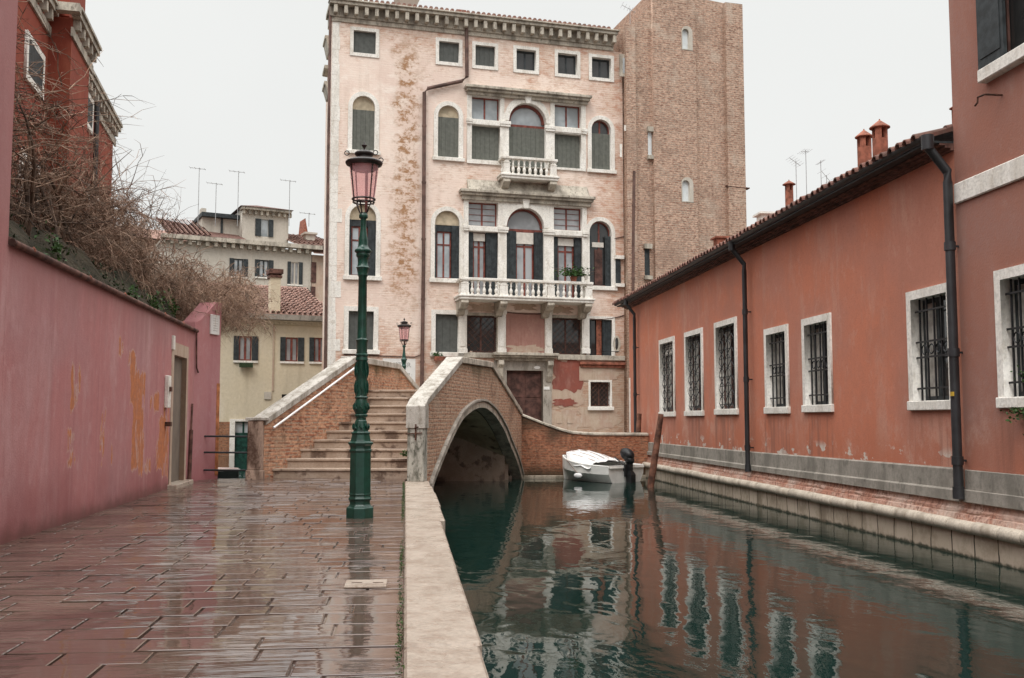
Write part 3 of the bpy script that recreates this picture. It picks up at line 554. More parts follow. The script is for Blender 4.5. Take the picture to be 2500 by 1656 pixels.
# serliana windows of the two noble floors
def serliana(L, white):
    lx, rx, cx_ = L['left'], L['right'], L['mid']
    sur = MB()
    def bar(l, r_, t_, b_, y=-.06, yy=.3):
        a = P.rect(l, r_, t_, b_); sur.box(a[0], a[1], y, yy, a[2], a[3]); return a
    ul = P.rect(lx[0], lx[1], L['ul'][0], L['ul'][1]); ll = P.rect(lx[0], lx[1], L['ll'][0], L['ll'][1]); ur = P.rect(rx[0], rx[1], L['ur'][0], L['ur'][1]); lr = P.rect(rx[0], rx[1], L['lr'][0], L['lr'][1])
    ce = P.rect(cx_[0], cx_[1], L['ce'][0], L['ce'][1])
    for r in (ul, ll, ur, lr): holes.append(R4(r[0]-.03, r[1]+.03, r[2]-.03, r[3]+.03))
    holes.append(arch(ce[0]-.03, ce[1]+.03, ce[2]-.03, ce[3]+.03))
    zt = max(ul[3], ur[3])+.16; zb = L['zb']
    outer = R4(ul[0]-.17, ur[1]+.17, zb, zt)
    if white: o = shape('triple_window', outer, [R4(*ul), R4(*ll), R4(*ur), R4(*lr), arch(ce[0], ce[1], max(ce[2], zb+.01), ce[3])], -.06, .28, T['stone'], pr)
    else: # spandrels stay brick: cut them out of the stone screen
        zsp = ce[3]-(ce[1]-ce[0])/2; ra = (ce[1]-ce[0])/2+.16; cc = (ce[0]+ce[1])/2; hs = []
        for s in (-1, 1):
            edge = ul[1]+.16 if s < 0 else ur[0]-.16; L2 = [(edge, zt-.10)]
            pts = [(cc+s*ra*cos(pi/2*i/8), zsp+.1+ra*sin(pi/2*i/8)) for i in range(9)]; pts = [p for p in pts if (p[0] > edge+.02 if s < 0 else p[0] < edge-.02) and p[1] < zt-.12]
            if pts: L2 += [(edge, pts[0][1])]+pts+[(pts[-1][0], zt-.10)]; hs.append(L2)
        o = shape('triple_window', outer, [R4(*ul), R4(*ll), R4(*ur), R4(*lr), arch(ce[0], ce[1], max(ce[2], zb+.01), ce[3])]+hs, -.06, .28, T['stone'], pr)
    b = MB(); cc = (ce[0]+ce[1])/2; ra = (ce[1]-ce[0])/2; zs = ce[3]-ra
    for i in range(16): # archivolt
        a0, a1 = pi*i/16, pi*(i+1)/16
        for r0, r1, y in ((ra+.002, ra+.10, -.10), (ra+.102, ra+.15, -.085)):
            b.prism_y([(cc+r0*cos(a0), zs+r0*sin(a0)), (cc+r1*cos(a0), zs+r1*sin(a0)), (cc+r1*cos(a1), zs+r1*sin(a1)), (cc+r0*cos(a1), zs+r0*sin(a1))], y, -.062)
    b.build('archivolt', T['stone'], o)
    MB().prism_y([(cc-.09, ce[3]-.04), (cc+.09, ce[3]-.04), (cc+.14, ce[3]+.30), (cc-.14, ce[3]+.30)], -.17, -.03).build('keystone', T['stone'], o, bevel=.012)
    bs_ = []
    for l, r_, zz in ((ul[0]-.20, ce[0]+.04, (ll[3]+ul[2])/2), (ce[1]-.04, ur[1]+.20, (lr[3]+ur[2])/2)):
        bs_.append(MB().box(l, r_, -.0915, -.062, zz-.09, zz+.09))
    for px0, px1, zz in ((ul[0]-.21, ul[0]+.01, (ll[3]+ul[2])/2), (ul[1]-.01, ce[0]+.06, (ll[3]+ul[2])/2), (ce[1]-.06, ur[0]+.01, (lr[3]+ur[2])/2), (ur[1]-.01, ur[1]+.21, (lr[3]+ur[2])/2)):
        b = bs_[0 if px0 < cc-.2 else 1]; b.box(px0, px1, -.15, -.091, zz-.02, zz+.10); b.box(px0+.02, px1-.02, -.13, -.091, zz-.10, zz-.0195)
    for b in bs_: b.build('impost_band', T['stone'], o, bevel=.01)
    return o, ul, ll, ur, lr, ce
def pediment(l, r_, tl, tr, h, name, roof=0.):
    a = P.hit(l, tl); c = P.hit(r_, tr); zt = (a[1]+c[1])/2
    b = MB().box(a[0], c[0], -.36, 0, zt-.10, zt).box(a[0]+.05, c[0]-.05, -.28, 0, zt-.19, zt-.10).box(a[0]+.1, c[0]-.1, -.16, 0, zt-h, zt-.19)
    o = b.build(name, T['stone_old'], pr, bevel=.012)
    if roof: MB().prism_x([(-.30, zt+.003), (0, zt+.003), (0, zt+roof)], a[0]+.3, c[0]-.2).build('sloping_cap', T['stone_old'], o)
    return zt
# upper noble floor
zb = P.hit(1185, 402)[1]
o, ul, ll, ur, lr, ce = serliana(dict(left=(1151, 1220), right=(1353, 1418), mid=(1241.6, 1331.8), ul=(237, 294), ll=(308, 392), ur=(256, 312), lr=(328, 411), ce=(253.6, 437), zb=zb), False)
pediment(1132.8, 1438, 212, 240, .30, 'window_cornice')
for r in (ul, ur): sash(r, 'r', o, gmat='glass_pale', trans=()); backing(r, 'r', o)
for r in (ll, lr): planks(r, 'r', o, 'shutter', .12, .17)
zs = P.hit(1286, 310)[1]; planks((ce[0], ce[1], ce[2], zs), 'r', o, 'shutter', .12, .17)
lun = [(ce[0], zs), (ce[1], zs)]+[p for p in arch(*ce)[2:] if p[1] > zs]; shape('pane', lun, [], .2, .21, T['glass_pale'], o)
b = MB(); cc = (ce[0]+ce[1])/2; ra = (ce[1]-ce[0])/2; b.box(ce[0], ce[1], .13, .19, zs, zs+.09)
for i in range(14):
    a0, a1 = pi*i/14, pi*(i+1)/14; r0, r1 = ra-.10, ra-.002; zq = ce[3]-ra; b.prism_y([(cc+r0*cos(a0), zq+r0*sin(a0)), (cc+r1*cos(a0), zq+r1*sin(a0)), (cc+r1*cos(a1), zq+r1*sin(a1)), (cc+r0*cos(a1), zq+r0*sin(a1))], .13, .19)
b.build('lunette_frame', T['sash'], o)
# lower noble floor
zb = P.hit(1185, 735)[1]
o, ul, ll, ur, lr, ce = serliana(dict(left=(1143, 1215), right=(1351, 1420.5), mid=(1236, 1327), ul=(494, 553), ll=(567, 728), ur=(507, 563), lr=(579, 737), ce=(508.6, 731), zb=zb), True)
pediment(1119.6, 1446, 466, 484, .34, 'window_cornice', .42)
for r in (ul, ur):
    sash(r, 'r', o, gmat='glass', trans=()); backing(r, 'r', o); b = MB()
    for i in range(1, 4): z = r[2]+(r[3]-r[2])*i/4; b.box(r[0]+.07, r[1]-.07, .155, .165, z-.008, z+.008)
    b.build('glazing_bar', T['sash'], o)
zs = P.hit(1281, 563)[1]
for r, wl, wr, bz in (((ll[0], ll[1], ll[2], ll[3]), .19, .42, .26), ((lr[0], lr[1], lr[2], lr[3]), .19, .26, .26), ((ce[0], ce[1], ce[2], zs-.02), .38, .33, .40)):
    open_leaves(r, o, wl=wl, wr=wr); s = (r[0]+wl, r[1]-wr, r[2], r[3]); sash(s, 'r', o, gmat='glass', trans=(.78,), w=.06); MB().box(s[0]+.02, s[1]-.02, .10, .13, r[3]-bz-.05, r[3]-.04).box(s[0]+.02, s[1]-.02, .098, .10, r[3]-bz*.55, r[3]-bz*.55+.02).build('blind', T['blind'], o); backing(r, 'r', o)
lun = [(ce[0], zs), (ce[1], zs)]+[p for p in arch(*ce)[2:] if p[1] > zs]; shape('pane', lun, [], .2, .21, T['glass'], o)
b = MB(); cc = (ce[0]+ce[1])/2; ra = (ce[1]-ce[0])/2; b.box(ce[0], ce[1], .13, .19, zs-.05, zs+.06)
for i in range(14):
    a0, a1 = pi*i/14, pi*(i+1)/14; r0, r1 = ra-.08, ra-.002; zq = ce[3]-ra; b.prism_y([(cc+r0*cos(a0), zq+r0*sin(a0)), (cc+r1*cos(a0), zq+r1*sin(a0)), (cc+r1*cos(a1), zq+r1*sin(a1)), (cc+r0*cos(a1), zq+r0*sin(a1))], .13, .19)
b.build('lunette_frame', T['sash'], o)
# balconies
BAL = [(.045, 0), (.06, .02), (.06, .05), (.035, .07), (.055, .14), (.066, .19), (.055, .25), (.03, .31), (.028, .36), (.045, .40), (.03, .43), (.035, .50), (.05, .55), (.05, .60)]
def balcony(l, r_, ptop, pbot, peds, nb, name, dep, label=None):
    """px of rail top and slab bottom are read on the front plane of the balcony"""
    y0 = -dep; xl = P.x(l, (ptop+pbot)/2, y0); xr = P.x(r_, (ptop+pbot)/2, y0); zt = P.hit((l+r_)/2, ptop, y0)[1]; zb2 = P.hit((l+r_)/2, pbot, y0)[1]; zf = zb2+.16
    slab = MB().box(xl-.06, xr+.06, y0-.06, 0, zf-.07, zf).box(xl-.02, xr+.02, y0-.02, 0, zb2, zf-.07).build(name, T['stone'], pr, bevel=.012)
    H = zt-zf; MB().box(xl, xr, y0-.03, y0+.17, zt-.09, zt).box(xl, xl+.2, y0+.17, -.0, zt-.09, zt).box(xr-.2, xr, y0+.17, -.0, zt-.09, zt).build('handrail', T['stone'], slab, bevel=.01)
    pe = []
    for a, c in peds:
        a, c = P.x(a, ptop+20, y0), P.x(c, ptop+20, y0); pe.append((a, c)); w = c-a
        MB().box(a, c, y0, y0+.15, zf, zf+.07).box(a+.02, c-.02, y0+.01, y0+.14, zf+.07, zf+H*.62).box(a, c, y0, y0+.15, zf+H*.62, zf+H*.66).prism_y([(a+.02, zf+H*.66), (c-.02, zf+H*.66), (c-w*.3, zt-.13), (a+w*.3, zt-.13)], y0+.01, y0+.14).box(a+.01, c-.01, y0, y0+.15, zt-.13, zt-.092).build('pedestal', T['stone'], slab, bevel=.008)
    sc = (H-.09)/.60; first = None
    for i, n in enumerate(nb):
        a, c = pe[i][1], pe[i+1][0]
        for k_ in range(n):
            x = a+(c-a)*(k_+.5)/n
            if first is None:
                first = MB().lathe(0, 0, [(r2, z2*sc) for r2, z2 in BAL], 10).build('baluster', T['stone'], slab, True); ob = first
            else: ob = first.copy(); COL.objects.link(ob)
            ob.location = (x, y0+.075, zf)
    # returns
    for xs in (xl+.10, xr-.10):
        for k_ in range(max(1, int((dep-.3)/.22))): ob = first.copy(); COL.objects.link(ob); ob.location = (xs, y0+.32+k_*.22, zf)
    for px0 in peds:
        a, c = P.x(px0[0], pbot+10, y0), P.x(px0[1], pbot+10, y0); m_ = (a+c)/2; hw = min(.13, (c-a)/2)
        q = [(0, zb2-.003), (y0+.02, zb2-.003), (y0-.0, zb2-.12), (y0+.10, zb2-.2), (y0+.2, zb2-.28), (y0*.35, zb2-.33), (y0*.25, zb2-.46), (0, zb2-.52)]
        MB().prism_x(q, m_-hw, m_+hw).build('bracket', T['stone_old'], slab, bevel=.012)
    return slab, zf, zt, xl, xr
bal1 = balcony(1124.6, 1448.6, 683, 735, ((1125, 1146.5), (1220, 1242), (1336.6, 1356.3), (1428.8, 1448)), (5, 7, 5), 'balcony', .85)
bal2 = balcony(1225.7, 1361.6, 385, 438, ((1229, 1247), (1343, 1361)), (7,), 'balcony', .55)
# cornice, frieze band and quoins
xl0 = 0.; b = MB(); zf0 = P.hit(1150, 110)[1]; zT = P.hit(797, 5)[1]; zU = P.hit(797, 48)[1]; ZC = zU
b.box(-.03, XR-.35, -.05, 0, zU-.04, zU+.12)
b.box(-.12, XR-.30, -.38, 0, zT-.16, zT-.05).box(-.15, XR-.26, -.45, 0, zT-.05, zT).box(-.10, XR-.35, -.10, 0, zU+.12, zT-.16)
n = 30
for i in range(n):
    x = .12+(XR-.5)*i/(n-1)-.1; b.box(x, x+.13, -.34, -.101, zU+.17, zT-.165)
b.box(-.05, -.0, .02, 1.2, zU+.12, zT-.16).box(-.12, 0, 0, 1.2, zT-.16, zT)
b.build('cornice', T['stone_old'], pr, bevel=.012)
b = MB(); z = .0; i = 0; q = random.Random(3)
while z < zU-.05:
    h = q.uniform(.35, .6); w = .26 if i % 2 else .34; w = q.choice((.24, .26, .3, .42)) if q.random() < .4 else .27
    b.box(0.003, w, -.012, .003, z+.004, min(z+h, zU-.05)-.004); z += h; i += 1
b.build('quoin', T['stone'], pr)
# the wall itself and the body behind
shape('wall', R4(0, XR, 0, zU-.04), holes, 0, .34, T['palace'], pr)
sd = ray(740, 1022); sd.z = 0; sd.normalize(); sx, sy = sd.dot(P.e), sd.dot(P.n); k_ = 10/sy
MB().prism_z([(0, .342), (XR, .342), (XR, 10), (sx*k_, 10)], 0, zU+.1).box(.0, XR-.3, .0, .34, zU-.0395, zT-.17).build('body', T['palace'], pr)
b = MB(); b.prism_x([(-.38, zT+.004), (0, zT+.06), (5, zT+1.3), (10, zT+.06), (10, zT+.004)], -.1, XR-.4); b = MB(); q5 = sx/sy; L5 = [(-.38, zT+.004), (0, zT+.06), (5, zT+1.3), (10, zT+.06), (10, zT+.004)]; b.loft([[(.02+max(0, y)*q5, y, z) for y, z in L5], [(XR-.4, y, z) for y, z in L5]]); rf = b.build('roof', T['tile'], pr)
b = MB(); x = -.05
while x < XR-.5:
    ye_ = min(5, (x-.05)/q5) if q5 > 0 and x < 5*q5 else 5; b.tube([(x, -.40, zT+.035), (x, 0.2, zT+.12), (x, max(.4, ye_), zT+.06+max(.4, ye_)*.254)], .075, 6); x += .19
b.build('tile_rows', T['tile'], rf)
def pchimney(l, r_, zb_px, top_px, y, mat, flare=True, name='chimney'):
    a, c = P.x(l, 40, y), P.x(r_, 40, y); z0 = zT; z1 = P.hit((l+r_)/2, top_px, y)[1]; b = MB().box(a, c, y, y+(c-a)*.7, z0, z1)
    if flare: b.loft([[(a, y, z1), (c, y, z1), (c, y+.5, z1), (a, y+.5, z1)], [(a-.16, y-.16, z1+.4), (c+.16, y-.16, z1+.4), (c+.16, y+.66, z1+.4), (a-.16, y+.66, z1+.4)]])
    return b.build(name, T[mat], rf)
pchimney(978, 1017, 28, 14, 2., 'greyren'); pchimney(1123, 1134, 45, 27, 1.2, 'terra', False, 'chimney_pipe')
a = P.x(1128.5, 40, 1.2); MB().box(a-.14, a+.14, 1.16, 1.36, P.hit(1128, 29, 1.2)[1], P.hit(1128, 25, 1.2)[1]).build('chimney_pot_rim', T['terra'], rf)
# left side corbels (ends of side cornices seen in profile)
for pyt, pyb in ((69, 108), (143, 152), (183, 215)):
    z1 = P.hit(790, pyt)[1]; z0 = P.hit(790, pyb)[1]; MB().prism_y([(0.05, z0), (-.05, z0), (-.15, z1-.12), (-.19, z1-.1), (-.19, z1), (0.05, z1)], .6, 1.5).build('side_corbel', T['stone_old'], pr)
# downpipes
def pipe(px_pts, r, mat, name, y=-.10, fr=P, par=pr, collars=0):
    pts = [(fr.hit(a, c, y)[0], y, fr.hit(a, c, y)[1]) for a, c in px_pts]; b = MB().tube(pts, r, 10)
    for (p, q_) in zip(pts[:-1], pts[1:]):
        if abs(p[2]-q_[2]) > 1.5:
            nn = int(abs(p[2]-q_[2])/1.9)
            for i in range(nn): z = p[2]+(q_[2]-p[2])*(i+.6)/nn; x = p[0]+(q_[0]-p[0])*(i+.6)/nn; b.tube([(x, y, z-.035), (x, y, z+.035)], r*1.22, 10); b.box(x-.012, x+.012, y, 0, z-.012, z+.012)
    return b.build(name, T[mat], par, True)
pipe([(1139, 62), (1140, 188), (1128, 198), (1045, 216), (1036, 226), (1034, 640), (1030, 945)], .065, 'pipe_brown', 'downpipe', -.12)
b = MB().tube([(-.07, -.02, zT-.2), (-.07, -.02, .3)], .05, 8).build('downpipe', T['pipe_brown'], pr, True)
for A, B, sag in (((1500, 583), (1547, 572), .0), ((1420, 775), (1530, 768), .12), ((1235, 762), (1345, 765), .05), ((840, 866), (1012, 872), .0)):
    a, c = P.hit(*A, -.03), P.hit(*B, -.03); MB().tube([(a[0]+(c[0]-a[0])*i/6, -.03, a[1]+(c[1]-a[1])*i/6-sag*4*(i/6)*(1-i/6)) for i in range(7)], .018, 4).build('cable', T['pipe_brown'], pr)
c = P.hit(1012, 872, -.03); c2 = P.hit(1031, 850, -.03); b = MB().tube([(c[0], -.03, c[1]), ((c[0]+c2[0])/2+.08, -.03, c[1]+.08), (c2[0], -.03, c2[1])], .018, 4)
b.build('cable', T['pipe_brown'], pr)
# painted street name panel
r = P.rect(934, 1014, 876, 950); sg = MB().box(r[0], r[1], -.008, 0, r[2], r[3]).build('street_name_panel', T['sign'], pr)
w = r[1]-r[0]; text('lettering', 'SESTIER', .23, (r[0]+r[1])/2+.02, -.010, r[3]-.22, T['letters'], sg, .002); text('lettering', '. 7 :', .15, r[1]-.22, -.010, r[3]-.55, T['letters'], sg, .002)
# flower box under the mezzanine window
r = P.rect(1058, 1092, 870, 880); fb = MB().box(r[0], r[1]+.3, -.24, -.13, r[2]-.02, r[3]-.02).build('window_box', T['terra'], pr)
def leaves(n, fn, size, name, mat, par=None, seed=1, flat=.5):
    q = random.Random(seed); b = MB()
    for _ in range(n):
        c = Vector(fn(q)); a = Vector((q.gauss(0, 1), q.gauss(0, 1), q.gauss(0, flat))).normalized(); u = a.cross(Vector((q.gauss(0, 1), q.gauss(0, 1), q.gauss(0, 1)))).normalized(); s = size*q.uniform(.5, 1.3)
        b.add([c-a*s, c+u*s*.45, c+a*s, c-u*s*.45], [(0, 1, 2, 3)])
    return b.build(name, T[mat], par, fix=False)
leaves(60, lambda q: (r[0]+.1+q.gauss(0, .1), -.19+q.gauss(0, .05), r[3]+abs(q.gauss(0, .06))), .05, 'foliage', 'leaf', fb, 4)
# potted shrub and small urn standing on the big balcony
slab, zf, zt, bxl, bxr = bal1; x = P.x(1400, 660, -.75); w_ = P.W(x, -.76, zt)
pt = empty('potted_shrub', w_, atan2(P.e.y, P.e.x)); tag(pt, 'dark green bushy potted shrub on the big stone balcony rail', 'plant')
MB().lathe(0, 0, [(.09, 0), (.13, .16), (.14, .17), (.12, .17)], 12).build('pot', T['terra'], pt, True)
leaves(520, lambda q: (q.gauss(0, .24), q.gauss(0, .13), .20+abs(q.gauss(0, .15))), .06, 'foliage', 'leaf', pt, 8); q = random.Random(2); b = MB()
for _ in range(22): a = (q.gauss(0, .4), q.gauss(0, .18), q.uniform(.3, .55)); b.tube([(0, 0, .15), (a[0]*.5, a[1]*.5, a[2]*.8), a], .006, 3)
b.build('stem', T['twig_dark'], pt)
x = P.x(1430, 660, -.75); ur_ = MB().lathe(0, 0, [(.07, 0), (.07, .03), (.03, .06), (.05, .14), (.09, .22), (.10, .30), (.06, .36), (.07, .40), (.03, .48)], 12).build('stone_urn', T['stone'], None, True); ur_.location = P.W(x, -.77, zt); tag(ur_, 'small pale stone urn on the right end of the balcony rail', 'urn')
# ------------------------------------------------------------------ brick tower
t = P.root('brick_tower'); tag(t, 'massive bare brick tower joined to the right side of the palace', 'tower'); TY = -.25
X = lambda px, y=TY: P.x(px, 400, y)
zz = lambda px, py, y=TY: P.hit(px, py, y)[1]
out = [(1522, 300, 0)]
pts = [(1504.7, 81), (1529.6, 69.7), (1533, 59.7), (1552.8, 46.4), (1567.7, 31.5), (1582.6, 16.6), (1597, 8), (1597.5, -30), (1727, -30), (1728, 0), (1768, 8), (1770, 8.5), (1812, 12.6)]
poly = [(X(1524), 0), (X(1814), 0)]+[(P.hit(px, py, TY)[0], P.hit(px, py, TY)[1]) for px, py in reversed(pts) if px > 1525]
th = []
def slot(l, r_, tp, bt, kind, y=TY):
    a = P.rect(l, r_, tp, bt, y); th.append((arch if kind == 'a' else R4)(*a)); return a
s1 = slot(1661, 1677, 75, 124, 'a'); s2 = slot(1661, 1679, 443, 494, 'a'); s3 = slot(1582, 1590.5, 322, 381, 'r'); s4 = slot(1574, 1586, 607, 674, 'r')
shape('wall', poly, th, TY, TY+.35, T['tower'], t)
d1 = P.x(1814, 300, TY); MB().prism_z([(X(1524)+.0, TY+.352), (d1-.003, TY+.352), (d1-.3, 8), (X(1524), 8)], 0, zz(1560, 40)-.3).box(X(1600), X(1727)-.05, TY+.352, 6, zz(1560, 40)-.31, zz(1600, -28)).build('body', T['tower'], t)
MB().box(X(1771), d1+.0, TY-.10, TY-.002, 0, zz(1790, 12)).box(X(1579), X(1698), TY-.10, TY-.002, zz(1600, 660), zz(1600, 6)).box(X(1526), X(1549), TY-.08, TY-.002, 0, zz(1540, 66)).build('pilaster_strip', T['tower'], t) if False else None
for l, r_, tp in ((1771, 1813.5, 14), (1526, 1549, 64)):
    MB().box(X(l), X(r_), TY-.20, TY-.002, 0, zz((l+r_)/2, tp)).build('pilaster_strip', T['tower'], t)
shape('pilaster_strip', R4(X(1593), X(1698), 0, zz(1640, 2)), [(arch if i < 2 else R4)(*[v+d for v, d in zip(a, (-.02, .02, -.02, .02))]) for i, a in enumerate((s1, s2))], TY-.16, TY-.002, T['tower'], t)
for i, a in enumerate((s1, s2)):
    o = shape('window', arch(a[0]-.03, a[1]+.15, a[2]-.03, a[3]+.12), [arch(a[0], a[1], a[2]+.002, a[3])], TY-.175, TY+.05, T['greyren'], t); shape('pane', arch(a[0]-.01, a[1]+.01, a[2], a[3]), [], TY-.06, TY-.04, T['slotpane'], o)
for a, g_ in ((s3, 'slotpane'), (s4, 'shutter_dark')):
    o = MB().box(a[0]-.05, a[1]+.06, TY-.14, TY-.003, a[3]-.02, a[3]+.16).build('window_lintel', T['stone_old'], t); MB().box(a[0]-.05, a[1]+.06, TY-.14, TY-.003, a[2]-.14, a[2]).build('sill', T['stone_old'], o); MB().box(a[0]-.01, a[1]+.01, TY+.0, TY+.02, a[2]-.02, a[3]+.02).build('pane', T[g_], o)
a = P.rect(1513, 1524, 149, 186, 0); o = MB().box(a[0]-.12, a[1]+.08, -.30, -.26, a[2]-.12, a[3]+.14).build('window', T['stone_old'], pr); MB().box(a[0], a[1], -.31, -.302, a[2], a[3]).build('pane', T['glass_pale'], o)
a = P.rect(1503, 1519, 633, 693, -.05); o = MB().box(a[0]-.04, a[1]+.05, -.14, -.003, a[3], a[3]+.13).box(a[0]-.04, a[1]+.05, -.16, -.003, a[2]-.12, a[2]).build('window', T['stone'], pr); MB().box(a[0], a[1]-.06, -.06, -.04, a[2], a[3]).build('shutter', T['shutter_dark'], o)
y = TY-.16; b = MB().tube([(P.x(1772, 455, y), y, zz(1772, 455, y)), (P.x(1826, 461, y), y, zz(1826, 461, y))], .05, 6).tube([(P.x(1826, 461, y), y-.1, zz(1826, 461, y)), (P.x(1826, 461, y), y+.14, zz(1826, 461, y))], .03, 6).build('iron_bar', T['rust'], t)
pipe([(1548, 418), (1546, 560), (1545, 760), (1545, 1060)], .055, 'pipe_brown', 'downpipe', TY-.2, P, t)
for (px, py, w, h) in ((1528, 313, 8, 7), (1516, 368, 5, 16)):
    a = P.rect(px-w/2, px+w/2, py-h, py+h, TY-.12); MB().box(a[0], a[1], TY-.13, TY-.10, a[2], a[3]).build('stone_patch', T['stone'], t)
# ------------------------------------------------------------------ bridge
B = BRG; br = B.root('stone_bridge'); tag(br, 'arched brick footbridge with stone steps over the canal', 'bridge')
topP = [(1040, 974), (1125, 871), (1199.8, 884.4), (1272.5, 1003)]
tp = [B.hit(*p) for p in topP]; tp[0] = (.02, tp[0][1])
archP = [(1049, 1181), (1057, 1156), (1064.6, 1138), (1079.9, 1100), (1097.8, 1059), (1123, 1010.7), (1136, 998), (1148.8, 987.8), (1160, 982), (1171.7, 980), (1184, 981.5), (1192, 987.8), (1201, 995), (1210, 1005.6), (1230.4, 1038.8), (1245.7, 1079.6), (1261, 1115), (1271, 1151), (1274.5, 1168)]
ap = [B.hit(*p) for p in archP]
def smoothline(L, n=2):
    for _ in range(n): L = [L[0]]+[p for a, c in zip(L[:-1], L[1:]) for p in ((a[0]*.75+c[0]*.25, a[1]*.75+c[1]*.25), (a[0]*.25+c[0]*.75, a[1]*.25+c[1]*.75))]+[L[-1]]
    return L
ap = smoothline(ap, 2); a0 = (ap[0][0]-.12, -1.2); a1 = (ap[-1][0]+.05, -1.2)
endx = B.hit(1277, 1003)[0]+.1
capH = .13; tw = [(x, z-capH) for x, z in tp]
face = [(0, -1.2), a0]+ap+[a1, (endx, -1.2), (endx, tw[-1][1])]+[(x, z) for x, z in reversed(tw)]+[(0, tw[0][1])]
shape('right_parapet_wall', face, [], 0, .28, T['bridge'], br)
def normals(L):
    N = []
    for i in range(len(L)):
        a = L[max(0, i-1)]; c = L[min(len(L)-1, i+1)]; dx, dz = c[0]-a[0], c[1]-a[1]; l = hypot(dx, dz); N.append((-dz/l, dx/l))
    return N
full = [a0]+ap+[a1]; N = normals(full)
def ringband(w0, w1, y0, y1, mat, name, seg=3):
    b = MB(); i = 0
    while i < len(full)-1:
        j = min(i+seg, len(full)-1); rings = []
        for k in range(i, j+1):
            (x, z), (nx, nz) = full[k], N[k]
            if k == i: pass
            rings.append([(x+nx*w0, y0, z+nz*w0), (x+nx*w1, y0, z+nz*w1), (x+nx*w1, y1, z+nz*w1), (x+nx*w0, y1, z+nz*w0)])
        b.loft(rings); i = j
    return b.build(name, T[mat], br, bevel=.006)
ringband(-.14, .0, -.035, .26, 'stone_old', 'arch_ring', 4); ringband(.002, .055, -.075, -.002, 'stone_grey', 'arch_moulding', 5)
# vault behind the ring
b = MB(); inner = [(x-nx*.16, z-nz*.16) for (x, z), (nx, nz) in zip(full, N)]
rings = [[(x, .262, z) for x, z in inner], [(x+.35, .6, z-.05) for x, z in inner], [(x+1.3, 2.1, z-.08) for x, z in inner]]
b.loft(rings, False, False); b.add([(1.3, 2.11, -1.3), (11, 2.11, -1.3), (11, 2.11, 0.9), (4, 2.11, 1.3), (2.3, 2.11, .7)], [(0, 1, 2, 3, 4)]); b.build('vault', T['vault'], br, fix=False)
# coping along the right parapet, world-thick, following the slope
def coping(L, y0, y1, h, name, mat, cuts=3):
    b = MB()
    for (x0, z0), (x1, z1) in zip(L[:-1], L[1:]):
        n = max(1, round(hypot(x1-x0, z1-z0)/1.15))
        for i in range(n):
            a = (x0+(x1-x0)*i/n, z0+(z1-z0)*i/n); c = (x0+(x1-x0)*(i+1)/n, z0+(z1-z0)*(i+1)/n); g_ = .004 if i else 0
            b.add([(a[0]+g_, y0, a[1]-h), (c[0], y0, c[1]-h), (c[0], y0, c[1]), (a[0]+g_, y0, a[1]), (a[0]+g_, y1, a[1]-h), (c[0], y1, c[1]-h), (c[0], y1, c[1]), (a[0]+g_, y1, a[1])], [(0, 1, 2, 3), (5, 4, 7, 6), (3, 2, 6, 7), (0, 4, 5, 1), (0, 3, 7, 4), (1, 5, 6, 2)])
    return b.build(name, T[mat], br, bevel=.01)
cp1 = coping([(-.06, tp[0][1])]+tp[1:2], -.04, .30, capH-.002, 'coping', 'coping')
cp2 = coping(tp[1:], -.045, .32, capH-.002, 'coping', 'stone_old')
